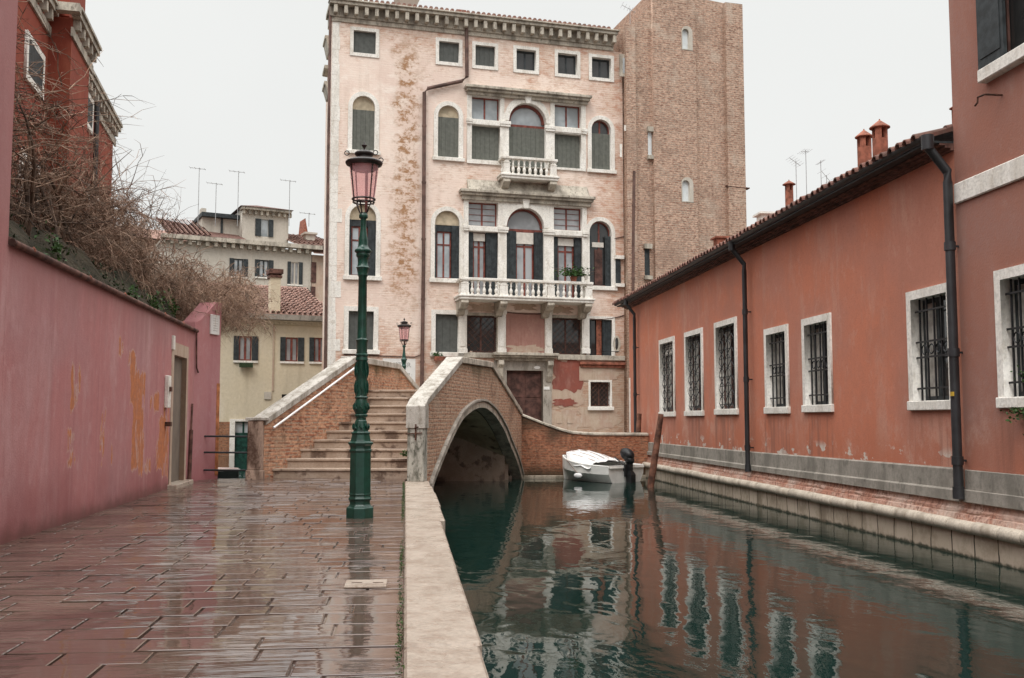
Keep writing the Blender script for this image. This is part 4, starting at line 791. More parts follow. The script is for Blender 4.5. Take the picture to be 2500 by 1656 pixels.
# world <-> bridge local for the left side
def bl(v): d = v-B.o; return (d.dot(B.e), d.dot(B.n))
PL = [Vector((-2.59, 18.77, 0)), hitz(866, 873, 2.37), hitz(974, 891.7, 2.38), hitz(1021, 947, 1.85)]
LZ = [1.07, 2.37, 2.38, 1.85]; d = (PL[2]-PL[3]); PL[3] = PL[3]-d*.6; LZ[3] = 1.5
def leftwall():
    L = [bl(p) for p in PL]; b = MB(); c = MB()
    for i in range(3):
        (xa, ya), (xb, yb) = L[i], L[i+1]; dx, dy = xb-xa, yb-ya; l = hypot(dx, dy); nx, ny = -dy/l, dx/l; za, zb = LZ[i], LZ[i+1]; t_ = .26
        p = lambda x, y, o, z: (x+nx*o, y+ny*o, z)
        b.add([p(xa, ya, 0, -1.2), p(xb, yb, 0, -1.2), p(xb, yb, 0, zb-.10), p(xa, ya, 0, za-.10), p(xa, ya, t_, -1.2), p(xb, yb, t_, -1.2), p(xb, yb, t_, zb-.10), p(xa, ya, t_, za-.10)], [(0, 1, 2, 3), (5, 4, 7, 6), (3, 2, 6, 7), (0, 3, 7, 4), (1, 5, 6, 2)])
        n = max(1, round(l/1.2))
        for k_ in range(n):
            u0, u1 = k_/n, (k_+1)/n; q = lambda u, o, dz: p(xa+dx*u, ya+dy*u, o, za+(zb-za)*u+dz); g_ = .002 if k_ else 0
            c.add([q(u0+g_, -.05, -.098), q(u1, -.05, -.098), q(u1, -.05, .03), q(u0+g_, -.05, .03), q(u0+g_, .31, -.098), q(u1, .31, -.098), q(u1, .31, .03), q(u0+g_, .31, .03)], [(0, 1, 2, 3), (5, 4, 7, 6), (3, 2, 6, 7), (0, 4, 5, 1), (0, 3, 7, 4), (1, 5, 6, 2)])
    b.build('left_parapet_wall', T['parapet'], br); c.build('coping', T['coping'], br, bevel=.01)
    # white handrail fixed on the inner face
    (xa, ya), (xb, yb) = L[0], L[1]; dx, dy = xb-xa, yb-ya; l = hypot(dx, dy); nx, ny = -dy/l, dx/l
    h = MB(); f = lambda u, o, z: (xa+dx*u+nx*o, ya+dy*u+ny*o, LZ[0]+(LZ[1]-LZ[0])*u+z)
    h.tube([f(.06, -.09, -.22), f(.5, -.09, -.20), f(1., -.09, -.17)], .022, 8)
    for u in (.12, .4, .7, .95): h.tube([f(u, -.09, -.21), f(u, -.0, -.25)], .012, 6)
    h.build('handrail', T['whitepaint'], br, True)
leftwall()
# parapet inner right: same wall thickness, seen from the stairs. end pillars
def wbox(x0, x1, y0, y1, z0, z1): # box given in world, stored in bridge coordinates
    m_ = MB(); c = [(x0, y0), (x1, y0), (x1, y1), (x0, y1)]; m_.loft([[(*bl(Vector((x, y, 0))), z) for x, y in c] for z in (z0, z1)]); return m_
zt_ = tp[0][1]
o = MB().prism_x([(.28, 0), (-.02, 0), (-.02, zt_-.26), (.28, zt_-.26)], -.24, -.001).build('pillar', T['pillar_grey'], br, bevel=.012)
b = MB(); b.add([(-.27, -.045, zt_-.45), (-.001, -.045, zt_-.45), (-.001, -.045, zt_-.13), (-.0, -.045, zt_), (-.27, -.045, zt_-.09)], [])
b = MB().prism_y([(-.262, zt_-.52), (-.0, zt_-.52), (-.0, zt_-.004), (-.06, zt_-.002), (-.262, zt_-.13)], -.042, .30); b.build('pillar_cap', T['coping'], br, bevel=.008)
b = wbox(-2.86, -2.585, 18.62, 18.9, .16, 1.06); b.build('pillar', T['pillar_pink'], br, bevel=.012); b = wbox(-2.88, -2.565, 18.60, 18.92, -.02, .158); b.build('pillar_foot', T['pillar_pink'], br, bevel=.012)
b = wbox(-2.90, -2.50, 18.60, 19.0, 1.062, 1.12); b.build('pillar_cap', T['coping'], br, bevel=.01)
o = MB().tube([(-.245, .06, .95), (-.275, .10, .95), (-.275, .14, .93)], .012, 6).tube([(-.262, .0, .85), (-.262, .3, .83)], .012, 6).tube([(-.262, .12, 1.0), (-.262, .12, .72)], .016, 6).build('iron_clamp', T['rust'], br)
# steps
def inner_left(Y):
    for a, c in zip(PL[:-1], PL[1:]):
        if Y <= c.y: k = (Y-a.y)/(c.y-a.y); return a.x+(c.x-a.x)*k
    return PL[-1].x
def inner_right(Y): return .37-.29+.306*(Y-17.75)+.0
r_ = .172; tr_ = .317; NS = 10
for k in range(NS):
    Yl = 19.0+tr_*k; Yr = 18.60+tr_*k; dep = tr_+.12 if k < NS-1 else 4.2
    def V(X_, Y_, z): return (*bl(Vector((X_, Y_, 0))), z)
    xl, xr = inner_left(Yl)-.03, inner_right(Yr)+.06; xl2, xr2 = inner_left(Yl+dep)-.03, inner_right(Yr+dep)+.03; z0, z1 = r_*k-(.10 if k else .03), r_*(k+1)
    b = MB(); ns = .035
    b.add([V(xl, Yl, z0), V(xr, Yr, z0), V(xr2, Yr+dep, z0), V(xl2, Yl+dep, z0), V(xl, Yl, z1-.045), V(xr, Yr, z1-.045), V(xr2, Yr+dep, z1-.045), V(xl2, Yl+dep, z1-.045)], [(0, 3, 2, 1), (4, 5, 6, 7), (0, 1, 5, 4), (1, 2, 6, 5), (2, 3, 7, 6), (3, 0, 4, 7)])
    b.add([V(xl, Yl-.03, z1-.045), V(xr, Yr-.03, z1-.045), V(xr2, Yr+dep, z1-.045), V(xl2, Yl+dep, z1-.045), V(xl, Yl-.03, z1), V(xr, Yr-.03, z1), V(xr2, Yr+dep, z1), V(xl2, Yl+dep, z1)], [(0, 3, 2, 1), (4, 5, 6, 7), (0, 1, 5, 4), (1, 2, 6, 5), (2, 3, 7, 6), (3, 0, 4, 7)])
    s_ = b.build('step', T['steps'], br, bevel=.008)
Ya = 21.9+3.9; b = MB()
for k in range(6):
    y0 = Ya+.45*k; xl, xr = inner_left(min(y0, 27)), inner_right(y0); b.loft([[V(xl, y0, -.9), V(xr, y0-.2, -.9), V(xr, y0+.5, -.9), V(xl, y0+.5, -.9)], [V(xl, y0, 1.70-.2*(k+1)), V(xr, y0-.2, 1.70-.2*(k+1)), V(xr, y0+.5, 1.70-.2*(k+1)), V(xl, y0+.5, 1.70-.2*(k+1))]])
b.build('far_steps', T['steps'], br)
# low brick wall along the far bank
Yw = 26.66
prof = [(1272, 1008), (1327, 1031), (1360, 1043), (1395, 1053), (1440, 1057), (1546, 1058)]
pw = [(hity(px, py, Yw).x, hity(px, py, Yw).z) for px, py in prof]; pw[0] = (3.05, pw[0][1]); pw[-1] = (6.58, pw[-1][1])
lw = empty('canal_wall', (0, Yw, 0)); tag(lw, 'low mossy red brick wall between the bridge and the orange house', 'wall')
shape('brick_wall', [(3.05, -1.3), (6.58, -1.3)]+[(x, z-.07) for x, z in reversed(pw)], [], 0, .32, T['canalbrick'], lw)
b = MB()
for (x0, z0), (x1, z1) in zip(pw[:-1], pw[1:]): b.loft([[(x, -.04, z-.068), (x, .36, z-.068), (x, .36, z-.01), (x, .16, z+.015), (x, -.04, z-.01)] for x, z in ((x0+.003, z0), (x1-.003, z1))])
b.build('coping', T['stone_old'], lw, bevel=.01)
MB().box(3.05, 6.5, -.05, -.002, -.62, -.42).build('footing', T['bank_stone'], lw, bevel=.02)
# ------------------------------------------------------------------ orange canal house
W = RW; oh = W.root('orange_canal_house'); tag(oh, 'long low orange rendered house with barred windows and tiled eave', 'house')
th_ = W.root('tall_orange_house'); tag(th_, 'tall shade-darkened orange house at the right edge with white stone band', 'house')
XC = W.x(2336, 500); XN = 29+6
def rw(l, r_, tl, bl_, n=0): # window box from outer frame: left px, right px, top py at left, bottom py (centre)
    x0, z1 = W.hit(l, tl); x1 = W.x(r_, (tl+bl_)/2); z0 = W.hit((l+r_)/2, bl_)[1]; return x0, x1, z0, z1
hO, hT = [], []
def grille(r, par, style):
    x0, x1, z0, z1 = r; b = MB(); y = .05
    if style == 'bars':
        n = 5
        for i in range(n): x = x0+(x1-x0)*(i+.5)/n; b.box(x-.010, x+.010, y-.01, y+.01, z0, z1)
        zm = (z0+z1)/2
        for z in (z0+.16, zm-.10, zm+.10, z1-.16): b.box(x0, x1, y-.022, y-.0105, z-.012, z+.012)
        for i in range(n-1): x = x0+(x1-x0)*(i+1)/n; b.ring((x, y, zm), .06, .010, 'y', 12, 4)
    else:
        for i in range(9): z = z0+(z1-z0)*(i+.5)/9; b.box(x0, x1, y-.006, y+.006, z-.006, z+.006)
        q = random.Random(style)
        for c in range(3):
            xc = x0+(x1-x0)*(c+.5)/3; n = 6
            b.tube([(xc, y-.02, z0), (xc, y-.02, z1)], .010, 4)
            for k in range(n):
                zc = z0+(z1-z0)*(k+.5)/n; h = (z1-z0)/n*.5; w_ = (x1-x0)/6
                for s in (1, -1): b.tube([(xc, y-.02, zc-h), (xc+s*w_*.9, y-.02, zc-h*.2), (xc+s*w_*.6, y-.02, zc+h*.5), (xc, y-.02, zc+h)], .009, 4)
    return b.build('grille', T['iron'], par)
def owin(q, par, H, style, w=.115, split=None, extra=None):
    x0, x1, z0, z1 = rw(*q); o_ = (x0+w, x1-w, z0+w*1.05, z1-w); H.append(R4(x0+.03, x1-.03, z0+.03, z1-.03))
    o = shape('window', R4(x0, x1, z0+w*1.05, z1), [R4(o_[0], o_[1], o_[2]+.001, o_[3])], -.03, .22, T['stone'], par)
    MB().box(x0-.015, x1+.015, -.055, .22, z0, z0+w*1.04).build('sill', T['stone'], o, bevel=.008)
    grille(o_, o, style)
    xm = o_[0]+(o_[1]-o_[0])*.42; s = shape('sash', R4(*o_), [R4(o_[0]+.05, xm-.03, o_[2]+.06, o_[3]-.05), R4(xm+.03, o_[1]-.05, o_[2]+.06, o_[3]-.05)], .14, .18, T['shutter_dark' if style == 'bars' else 'door'], o)
    MB().box(o_[0], o_[1], .16, .17, o_[2], o_[3]).build('pane', T['glass_dark'], o)
    if style == 'bars': MB().box(o_[0]+.05, o_[0]+.30, .145, .155, o_[2]+.06, o_[3]-.06).build('curtain', T['curtain'], o)
    else: MB().box(o_[0]+.1, xm-.05, .145, .155, o_[2]+.12, o_[3]-.1).build('curtain', T['curtain'], o)
    if extra == 'blind': MB().box(o_[0]+.05, o_[1]-.03, .10, .12, o_[3]-.30, o_[3]-.16).box(o_[0]+.05, o_[1]-.03, .10, .12, o_[3]-.13, o_[3]-.04).build('blind', T['blind'], o)
    return o, o_
owin((1610.5, 1649, 831.6, 1017.5), oh, hO, 1, extra='blind'); owin((1672.6, 1718, 813, 1016), oh, hO, 2); owin((1745.6, 1801.8, 789.5, 1013), oh, hO, 3)
owin((1867.7, 1927.4, 805, 1010.5), oh, hO, 'bars'); owin((1959.6, 2033, 780.6, 1007), oh, hO, 'bars'); owin((2216, 2332, 715, 1001.8), oh, hO, 'bars')
w7, o7 = owin((2431, 2580, 662.8, 996), th_, hT, 'bars')
zev = 4.40; shape('wall', R4(0, XC-.003, -.2, zev), hO, 0, .35, T['orange'], oh)
MB().box(0.02, XC-.004, .352, 6, -.2, zev-.02).build('body', T['orange'], oh)
xs = W.x(2412, 130); xe = xs+1.6; r8 = (xs+.13, xe, W.hit(2419, 200)[1]+.15, W.hit(2419, 200)[1]+2.6); hT.append(R4(xs, xe+.1, r8[2]-.12, r8[3]+.1))
shape('wall', R4(XC, XN, -.2, 9.5), hT, -.012, .338, T['orange2'], th_); MB().box(XC+.002, XN, .34, 6, -.2, 9.4).build('body', T['orange2'], th_)
o8 = shape('window', R4(xs, xe+.13, r8[2], r8[3]+.12), [R4(r8[0], r8[1], r8[2]+.001, r8[3])], -.05, .2, T['stone'], th_); MB().box(xs-.04, xe+.16, -.12, .2, r8[2]-.15, r8[2]-.001).build('sill', T['stone'], o8, bevel=.01)
MB().box(xs-.03, xs+.46, -.11, -.062, r8[2]-.02, r8[3]).box(xs+.02, xs+.41, -.12, -.11, r8[2]+.1, r8[2]+1.0).build('shutter', T['shutter_dark'], o8, bevel=.006); MB().box(r8[0]+.02, r8[1], .1, .12, r8[2], r8[3]).build('pane', T['glass_dark'], o8); MB().box(r8[0]+.02, r8[0]+.16, .06, .09, r8[2], r8[3]).build('sash', T['door'], o8)
a, c = W.hit(2338, 450), W.hit(2338, 500); MB().box(XC+.02, XN, -.05, -.013, c[1], a[1]).build('stone_band', T['stone'], th_, bevel=.012)
# plinths
b = MB(); b.loft([[(x, y_, z) for y_, z in ((-.035, .13), (-.035, ztop_), (.0, ztop_+.02), (.0, .13))] for x, ztop_ in ((.05, .44), (W.x(1816), .45), (XC-.06, .49))]); b.loft([[(x, y_, z) for y_, z in ((-.07, .12), (-.07, zt2_), (-.036, zt2_+.02), (-.036, .12))] for x, zt2_ in ((.05, .20), (W.x(1816), .20), (XC-.06, .245))]); b.build('plinth', T['cement'], oh)
MB().box(XC+.03, XN, -.045, -.013, .15, .50).box(XC+.03, XN, -.075, -.046, .12, .27).build('plinth', T['cement'], th_, bevel=.008)
# iron hook
hk = W.hit(2408, 231, -.2); b = MB().tube([(hk[0], -.012, hk[1]), (hk[0], -.22, hk[1]), (hk[0]-.10, -.24, hk[1]-.0), (hk[0]-.11, -.24, hk[1]-.06), (hk[0]-.16, -.24, hk[1]-.08)], .012, 6).build('iron_hook', T['rust'], th_)
# plant hanging from the right window
leaves(90, lambda q: (o7[0]+.35+q.gauss(0, .10), -.10+q.gauss(0, .04), o7[2]-.12-abs(q.gauss(0, .08))), .03, 'foliage', 'leaf', w7, 3); leaves(160, lambda q: (o7[0]+.5+q.gauss(0, .14), .02+q.gauss(0, .02), o7[2]+.15+abs(q.gauss(0, .14))), .035, 'foliage', 'leaf', w7, 5)
# pipes
def wp(L, r, name, par, y=-.12, shoe=True):
    pts = [(W.hit(a, c, yy)[0], yy, W.hit(a, c, yy)[1]) for a, c, yy in L]; b = MB().tube(pts, r, 12)
    p, q_ = pts[-2], pts[-1]; H = abs(p[2]-q_[2]); n = max(1, int(H/1.25))
    for i in range(n): z = q_[2]+H*(i+.3)/n; x = q_[0]; b.tube([(x, y, z-.05), (x, y, z+.05)], r*1.22, 12); b.box(x-.012, x+.012, y, 0, z-.012, z+.012)
    b.tube([(q_[0], y, q_[2]+.12), (q_[0], y, q_[2])], r*1.2, 12)
    return b.build(name, T['pipe'], par, True)
def downp(px_eave, py_eave, px_bot, py_bot, r=.055, par=oh):
    y = -.12; xb, zb_ = W.hit(px_bot, py_bot, y); ye = -.36; zz_ = 4.49
    pts = [(xb, ye, zz_), (xb, ye, zz_-.12), (xb, y, zz_-.42), (xb, y, zz_-.55), (xb, y, zb_)]; b = MB().tube(pts, r, 12)
    H = zz_-.5-zb_
    for i in range(3): z = zb_+H*(i+.35)/3; b.tube([(xb, y, z-.05), (xb, y, z+.05)], r*1.22, 12); b.box(xb-.012, xb+.012, y, 0, z-.012, z+.012)
    b.tube([(xb, y, zb_+.14), (xb, y, zb_)], r*1.22, 12).tube([(xb, ye, zz_+.02), (xb, ye, zz_-.16)], r*1.35, 12)
    return b.build('downpipe', T['pipe'], par, True)
downp(0, 0, 1552, 1120, .045); downp(0, 0, 1826, 1152, .046); dp3 = downp(0, 0, 2341, 1218, .055)
x, z = W.hit(2326, 962, -.18); MB().box(x-.04, x+.04, -.19, -.184, z-.025, z+.025).build('yellow_sticker', T['yellowtag'], dp3)
# eave: corbelled brick, gutter, tiles
b = MB()
for i, (yy, z0, z1) in enumerate(((-.05, 4.345, 4.375), (-.12, 4.375, 4.405), (-.19, 4.405, 4.43))): b.box(-.1, XC-.005, yy, .34, z0, z1-.001)
b.build('eave_corbel', T['terra_dark'], oh)
MB().box(-.2, XC-.006, -.32, .3, 4.4305, 4.455).build('soffit', T['shutter_dark'], oh)
b = MB(); pr_ = [(-.34-.055*cos(pi*i/8)+.0, 4.525-.06*sin(pi*i/8)) for i in range(9)]; pr2 = [(y_*1+(-.34-y_)*.12, z_+.006) for y_, z_ in reversed(pr_)]
b.loft([[(x, y_, z_) for y_, z_ in pr_+pr2] for x in (-.28, XC-.008)]); b.build('gutter', T['pipe'], oh)
b = MB(); sl = .30; b.loft([[(x, -.34, 4.535), (x, 5., 4.535+5.36*sl), (x, 5., 4.44+5.36*sl), (x, -.34, 4.49)] for x in (-.28, XC-.01)]); rf2 = b.build('roof', T['tile_or'], oh)
b = MB(); x = -.22; q = random.Random(4)
while x < XC-.1:
    jx, jz = q.uniform(-.012, .012), q.uniform(-.01, .012); n_ = 8; R_ = .075
    for k in range(5): # overlapping cover tiles running up the slope
        y0 = -.44+k*.42+q.uniform(-.01, .01); y1 = y0+.46; h0, h1 = 4.515+(y0+.36)*sl+.012+jz, 4.515+(y1+.36)*sl-.004+jz
        ra = [(x+jx+R_*cos(pi*i/n_), y0, h0+R_*1.0*sin(pi*i/n_)) for i in range(n_+1)]; rc = [(x+jx+R_*.82*cos(pi*i/n_), y1, h1+R_*.85*sin(pi*i/n_)) for i in range(n_+1)]
        ri = [(x+jx+R_*.78*cos(pi*i/n_), y0, h0+R_*.78*sin(pi*i/n_)) for i in range(n_+1)]; rj = [(x+jx+R_*.6*cos(pi*i/n_), y1, h1+R_*.6*sin(pi*i/n_)) for i in range(n_+1)]
        b.loft([ra, rc], False, False); b.loft([ri, rj], False, False); b.loft([ra, ri], False, False)
    x += .205
b.build('cover_tiles', T['tile_or'], rf2)
# grey render scar at far corner of the house
MB().box(-.01, .12, -.02, .0, .6, 2.3).build('bare_corner', T['stone'], oh)
# round chimneys
def rchim(px, w, ybase, ytop, Xw, label, conew):
    Xl = Xw-6.6; x, zt_ = W.hit(px, ytop, Xl); rr_ = abs(W.x(px+w/2, ytop, Xl)-W.x(px-w/2, ytop, Xl))/2; d_ = hypot(W.W(x, Xl, 0).x, W.W(x, Xl, 0).y); rr_ = w/2*d_*cos(atan((px-CX)/F0))/F0
    zb_ = 4.6+(Xl+.36)*sl-.1; hc = rr_*1.1; zr = zt_-hc
    rt = empty('round_chimney', W.W(x, Xl, zb_)); h = zr-zb_
    b = MB().lathe(0, 0, [(rr_, 0), (rr_, h-rr_*1.5)], 16)
    for i in range(4): # four posts leave the smoke holes
        a = pi/2*i+.9; b.loft([[(rr_*.999*cos(a+da), rr_*.999*sin(a+da), zq) for da in (-.45, -.15, .15, .45)]+[(rr_*.7*cos(a+da), rr_*.7*sin(a+da), zq) for da in (.45, -.45)] for zq in (h-rr_*1.5, h)])
    b.build('stack', T['terra'], rt); MB().lathe(0, 0, [(rr_*conew, h), (rr_*conew, h+rr_*.12), (rr_*.1, h+hc), (0.01, h+hc+.02)], 18).build('conical_cap', T['terra'], rt); tag(rt, label, 'chimney', 'round chimneys on the orange house roof'); return rt
rchim(2109, 34, 395, 318, 8.2, 'shorter of the paired round terracotta chimneys above the orange eave', 1.3); rchim(2147, 37, 375, 294, 8.0, 'taller of the paired round terracotta chimneys above the orange eave', 1.35)
rchim(1926, 20, 490, 441, 9.3, 'lone slim round chimney standing left beside the roof aerials', 1.6); rchim(2332, 18, 277, 256, 7.6, 'chimney top just peeping over tiles beside the tall orange house', 1.6)
a = W.hit(1762, 582, 3.); c = W.hit(1871, 524, 3.)
o = MB().box(a[0]-.2, a[0]+.2, 2.8, 3.1, 4.9, a[1]-.03).box(a[0]-.27, a[0]+.27, 2.72, 3.18, a[1]-.03, a[1]+.02).build('square_chimney', T['terra'], None); o.location = (0, 0, 0); o.matrix_world = Matrix.Translation(W.o)@Matrix.Rotation(atan2(W.e.y, W.e.x), 4, 'Z'); tag(o, 'small square terracotta chimney behind the tiles next to the tower', 'chimney')
o = MB().box(c[0]-.2, c[0]+.2, 2.8, 3.1, 4.9, c[1]-.03).box(c[0]-.3, c[0]+.3, 2.72, 3.18, c[1]-.03, c[1]+.02).build('vent_chimney', T['stone'], None); o.matrix_world = Matrix.Translation(W.o)@Matrix.Rotation(atan2(W.e.y, W.e.x), 4, 'Z'); tag(o, 'pale flat capped vent just above the orange roof tiles', 'chimney')
# ------------------------------------------------------------------ aerials
def aerial(px, ptop, pbase, D, label, arms=5, tilt=0., w=.5):
    e = EYE+ray(px, ptop)*(D/F0); b0 = EYE+ray(px, pbase)*(D/F0); z0 = b0.z-.6
    rt = empty('tv_aerial', (e.x, e.y, z0)); h = e.z-z0; MB().tube([(0, 0, 0), (0, 0, h)], .009*D/26, 5).build('mast', T['aerial'], rt)
    b = MB(); b.tube([(-w, 0, h-.05+tilt*w), (w*.7, 0, h-.05-tilt*w*.7)], .007*D/26, 4)
    for i in range(arms): x = -w+1.6*w*i/(arms-1); b.tube([(x, -.25, h-.05-tilt*x), (x, .25, h-.05-tilt*x)], .004*D/26, 3)
    b.build('antenna_array', T['aerial'], rt); tag(rt, label, 'aerial', 'television aerials on the roofs'); return rt
aerial(1943, 392, 500, 24, 'leftmost thin aerial with slanting arms above the orange roof, beside the slim chimney', 6, .7, .16)
aerial(1967, 366, 490, 25, 'tallest straight aerial above the orange roof', 4, 0, .12); aerial(2003.6, 392, 470, 25, 'short thin mast right of the tallest aerial over orange roof', 3, 0, .03); aerial(2018, 428, 452, 24, 'little forked aerial nearest the paired round chimneys', 3, 1.2, .12)
aerial(1538, 20, 60, 37, 'aerial between the palace roof and the brick tower shoulder', 5, .5, .3)
for px, tp_, lab in ((486.6, 410, 'leftmost tall aerial on the far grey house roof'), (528, 447, 'short aerial between two taller ones on the grey house roof'), (582.6, 418, 'tall aerial standing left beside the grey attic box'), (707.6, 440, 'aerial right beside the grey attic box'), (754.5, 520, 'low aerial nearest the palace over the far red tiles')): aerial(px, tp_, 530, 61, lab, 4, .1, .55)
# ------------------------------------------------------------------ street lamps
def lamp():
    LX, LY = -.50, 11.41; D = Vector((LX, LY, 0)).dot(FH); s = F0/D
    def z(py): return 1.1+D*tan(TH+atan((CY-py)/F0))
    rt = empty('street_lamp', (LX, LY, -.012)); k = 1/ (F0/D)
    def PR(L): return [(hw/3.407*k*1.0, z(840+zy/3.407)+.012) for zy, hw in L]
    b = MB().lathe(0, 0, [(r, max(0, z_)) for r, z_ in PR([(1452, 118), (1362, 118), (1350, 108)])], 8, pi/8)
    b.lathe(0, 0, PR([(1350, 104), (1342, 96), (1330, 88), (1300, 88), (1292, 100), (1284, 102), (1276, 96), (1262, 90), (1250, 96), (1240, 92), (930, 90), (900, 90), (892, 98), (880, 98), (872, 90), (850, 92), (838, 102), (828, 110), (818, 110), (812, 92), (795, 86), (770, 80), (752, 76), (742, 84), (735, 84), (728, 66), (690, 62), (640, 50), (634, 46), (628, 44)]), 8, pi/8)
    b.build('pedestal', T['green'], rt, bevel=.004)
    b = MB().lathe(0, 0, PR([(640, 42), (612, 42), (606, 50), (594, 56), (588, 54), (582, 46), (570, 54), (545, 58), (515, 58), (480, 52), (458, 46), (452, 52), (444, 56), (438, 50), (430, 47), (300, 47), (140, 46), (134, 52), (124, 50), (104, 47), (98, 56), (88, 56), (82, 47), (70, 47)]), 20)
    def P5(L): return [(hw/3.7333*k, z(480+zy/3.7333)+.012) for zy, hw in L]
    b.lathe(0, 0, P5([(1475, 48), (1395, 48), (1330, 50), (1318, 55), (1306, 56), (1300, 46), (1290, 43), (735, 38), (728, 44), (718, 48), (710, 44), (690, 50), (658, 55), (650, 62), (642, 56), (632, 50), (600, 46), (560, 50), (548, 60), (535, 64), (520, 60), (512, 72), (498, 78), (485, 74), (478, 60), (462, 52), (452, 46), (440, 44), (405, 44), (385, 41), (340, 33), (290, 27), (215, 24), (205, 28), (196, 40), (180, 42), (168, 40), (160, 34), (150, 34)]), 20)
    b.build('post', T['green'], rt, True)
    # raised leaf ornament bands on the post
    b = MB()
    for zy0, zy1, hw in ((430, 300, 48), (290, 150, 48), (560, 490, 57), (720, 660, 60)):
        for j in range(8):
            a = 2*pi*j/8; z0, z1 = z(840+zy0/3.407)+.012, z(840+zy1/3.407)+.012; r = hw/3.407*k
            b.tube([((r-.004)*cos(a), (r-.004)*sin(a), z0), ((r+.007)*cos(a+.14), (r+.007)*sin(a+.14), z0+(z1-z0)*.3), ((r+.008)*cos(a-.10), (r+.008)*sin(a-.10), z0+(z1-z0)*.65), ((r-.002)*cos(a), (r-.002)*sin(a), z1)], [.004, .011, .012, .005], 6)
    b.build('leaf_ornament', T['green'], rt, True)
    q = 6.815
    def PL_(L): return [(hw/q*k, z(330+zy/q)+.012) for zy, hw in L]
    lan = MB().lathe(0, 0, PL_([(470, 250), (520, 262), (500, 300), (468, 316), (455, 314), (440, 296), (405, 200), (385, 150), (372, 120), (352, 118), (340, 150), (322, 160), (300, 158), (285, 140), (268, 96), (252, 30), (235, 12), (222, 14), (200, 30), (178, 44), (170, 46), (160, 20), (140, 14), (120, 10), (104, 2)]), 24).build('lamp_cap', T['lampcap'], rt, True)
    r1, z1 = PL_([(1070, 182)])[0]; r2, z2 = PL_([(500, 250)])[0]
    b = MB(); n = 24
    b.loft([[(r*cos(2*pi*j/n), r*sin(2*pi*j/n), zz_) for j in range(n)] for r, zz_ in ((r1, z1), (r2, z2))], False); b.build('lamp_glass', T['lampglass'], rt, True, fix=True)
    MB().lathe(0, 0, [(r2*.96, z2-.005), (r2*.80, z2-.06), (r2*.5, z2-.075), (.01, z2-.078)], 20).build('reflector', T['copper'], rt, True)
    b = MB().ring((0, 0, z1), r1+.004, .011, 'z', 28, 8).ring((0, 0, z1-.035), r1*.98, .008, 'z', 28, 6).ring((0, 0, z2), r2+.004, .009, 'z', 28, 6)
    for a in (-.95, .62, 2.19, 3.76): 
        b.tube([((r1+.006)*cos(a), (r1+.006)*sin(a), z1-.045), ((r1+.008)*cos(a), (r1+.008)*sin(a), z1), ((r2+.008)*cos(a), (r2+.008)*sin(a), z2), ((r2+.05)*cos(a), (r2+.05)*sin(a), z2+.03)], .0085, 6)
        for zi in range(5): rr = r1+(r2-r1)*(.55+zi*.1)+.012; zq = z1+(z2-z1)*(.55+zi*.1); b.lathe(rr*cos(a), rr*sin(a), [(.001, zq-.014), (.011, zq), (.001, zq+.014)], 6)
        c = r2+.062; b.ring((c*cos(a), c*sin(a), z2+.10), .026, .006, 'y', 12, 5)
    zt_ = z(521); 
    for a in (-.4, 1.2, 2.7, 4.3): b.tube([(.02*cos(a), .02*sin(a), zt_-.02), (.05*cos(a), .05*sin(a), zt_+.03), (r1*.75*cos(a), r1*.75*sin(a), z1-.035), (r1*cos(a), r1*sin(a), z1-.03)], .010, 6)
    b.build('lantern_frame', T['lampcap'], rt, True)
    MB().tube([(0.03, 0, zt_), (0.03, 0, z2-.06)], .016, 8).build('gas_tube', T['copper'], rt, True)
    return rt
L1 = lamp(); tag(L1, 'tall green cast iron street lamp standing on the near quay', 'street lamp', 'pink glass street lamps')
L2 = copy_tree(L1); p2 = hitz(985, 1022+98, 0); D2 = 30.; e = EYE+ray(985, 1022)*(D2/F0); L2.location = (e.x, e.y, -.15); L2.rotation_euler.z = .5; tag(L2, 'smaller looking distant street lamp rising behind the bridge parapet', 'street lamp', 'pink glass street lamps')
# ------------------------------------------------------------------ pink garden wall
L = LW; gw = L.root('pink_garden_wall'); tag(gw, 'long pink rendered garden wall with orange peeling patches', 'wall')
xa = L.hit(28, 400)[0]; xb = L.hit(472, 1000)[0]
z_a = L.hit(40, 612)[1]; z_b = L.hit(470, 793)[1]; print('pink wall', xa, xb, z_a, z_b)
# door
dx0, dx1 = L.x(420, 1020), L.x(451, 1020); dzt = L.hit(431, 868)[1]; fx0, fx1 = L.x(415, 1020), L.x(455, 1020)
topw = 2.66
dh = R4(fx0+.03, fx1-.03, -.05, dzt+.12)
shape('wall', [(xa, -.3), (fx0+.03, -.3), (fx0+.03, dzt+.1), (fx1-.03, dzt+.1), (fx1-.03, -.3), (xb, -.3), (xb, topw), (xa, topw)], [], 0, .3, T['pink'], gw)
ds = shape('door_surround', [(fx0, 0), (dx0, 0), (dx0, dzt), (dx1, dzt), (dx1, 0), (fx1, 0), (fx1, dzt+.2), (fx0, dzt+.2)], [], -.012, .12, T['patchpale'], gw)
MB().box(fx0-.05, fx1+.03, -.14, .2, -.03, .06).build('threshold', T['kerb'], gw, bevel=.01)
do = MB().box(dx0, dx1, .07, .11, .06, dzt).build('door', T['doorgrey'], gw); MB().box(dx0+.1, dx0+.14, .03, .07, 1.0, 1.12).build('handle', T['iron'], do)
b = MB().tube([(xa, -.03, topw+.0), (xb, -.03, topw+.0)], .035, 8).box(xa, xb, -.005, .3, topw+.002, topw+.05); b.build('wall_coping', T['terra_dark'], gw, True)
b = MB(); x = xa+.5; q = random.Random(7)
while x < xb-.3: b.lathe(x, -.05, [(.001, topw-.02), (.022, topw), (.022, topw+.025), (.001, topw+.045)], 6); x += q.uniform(1.3, 3.)
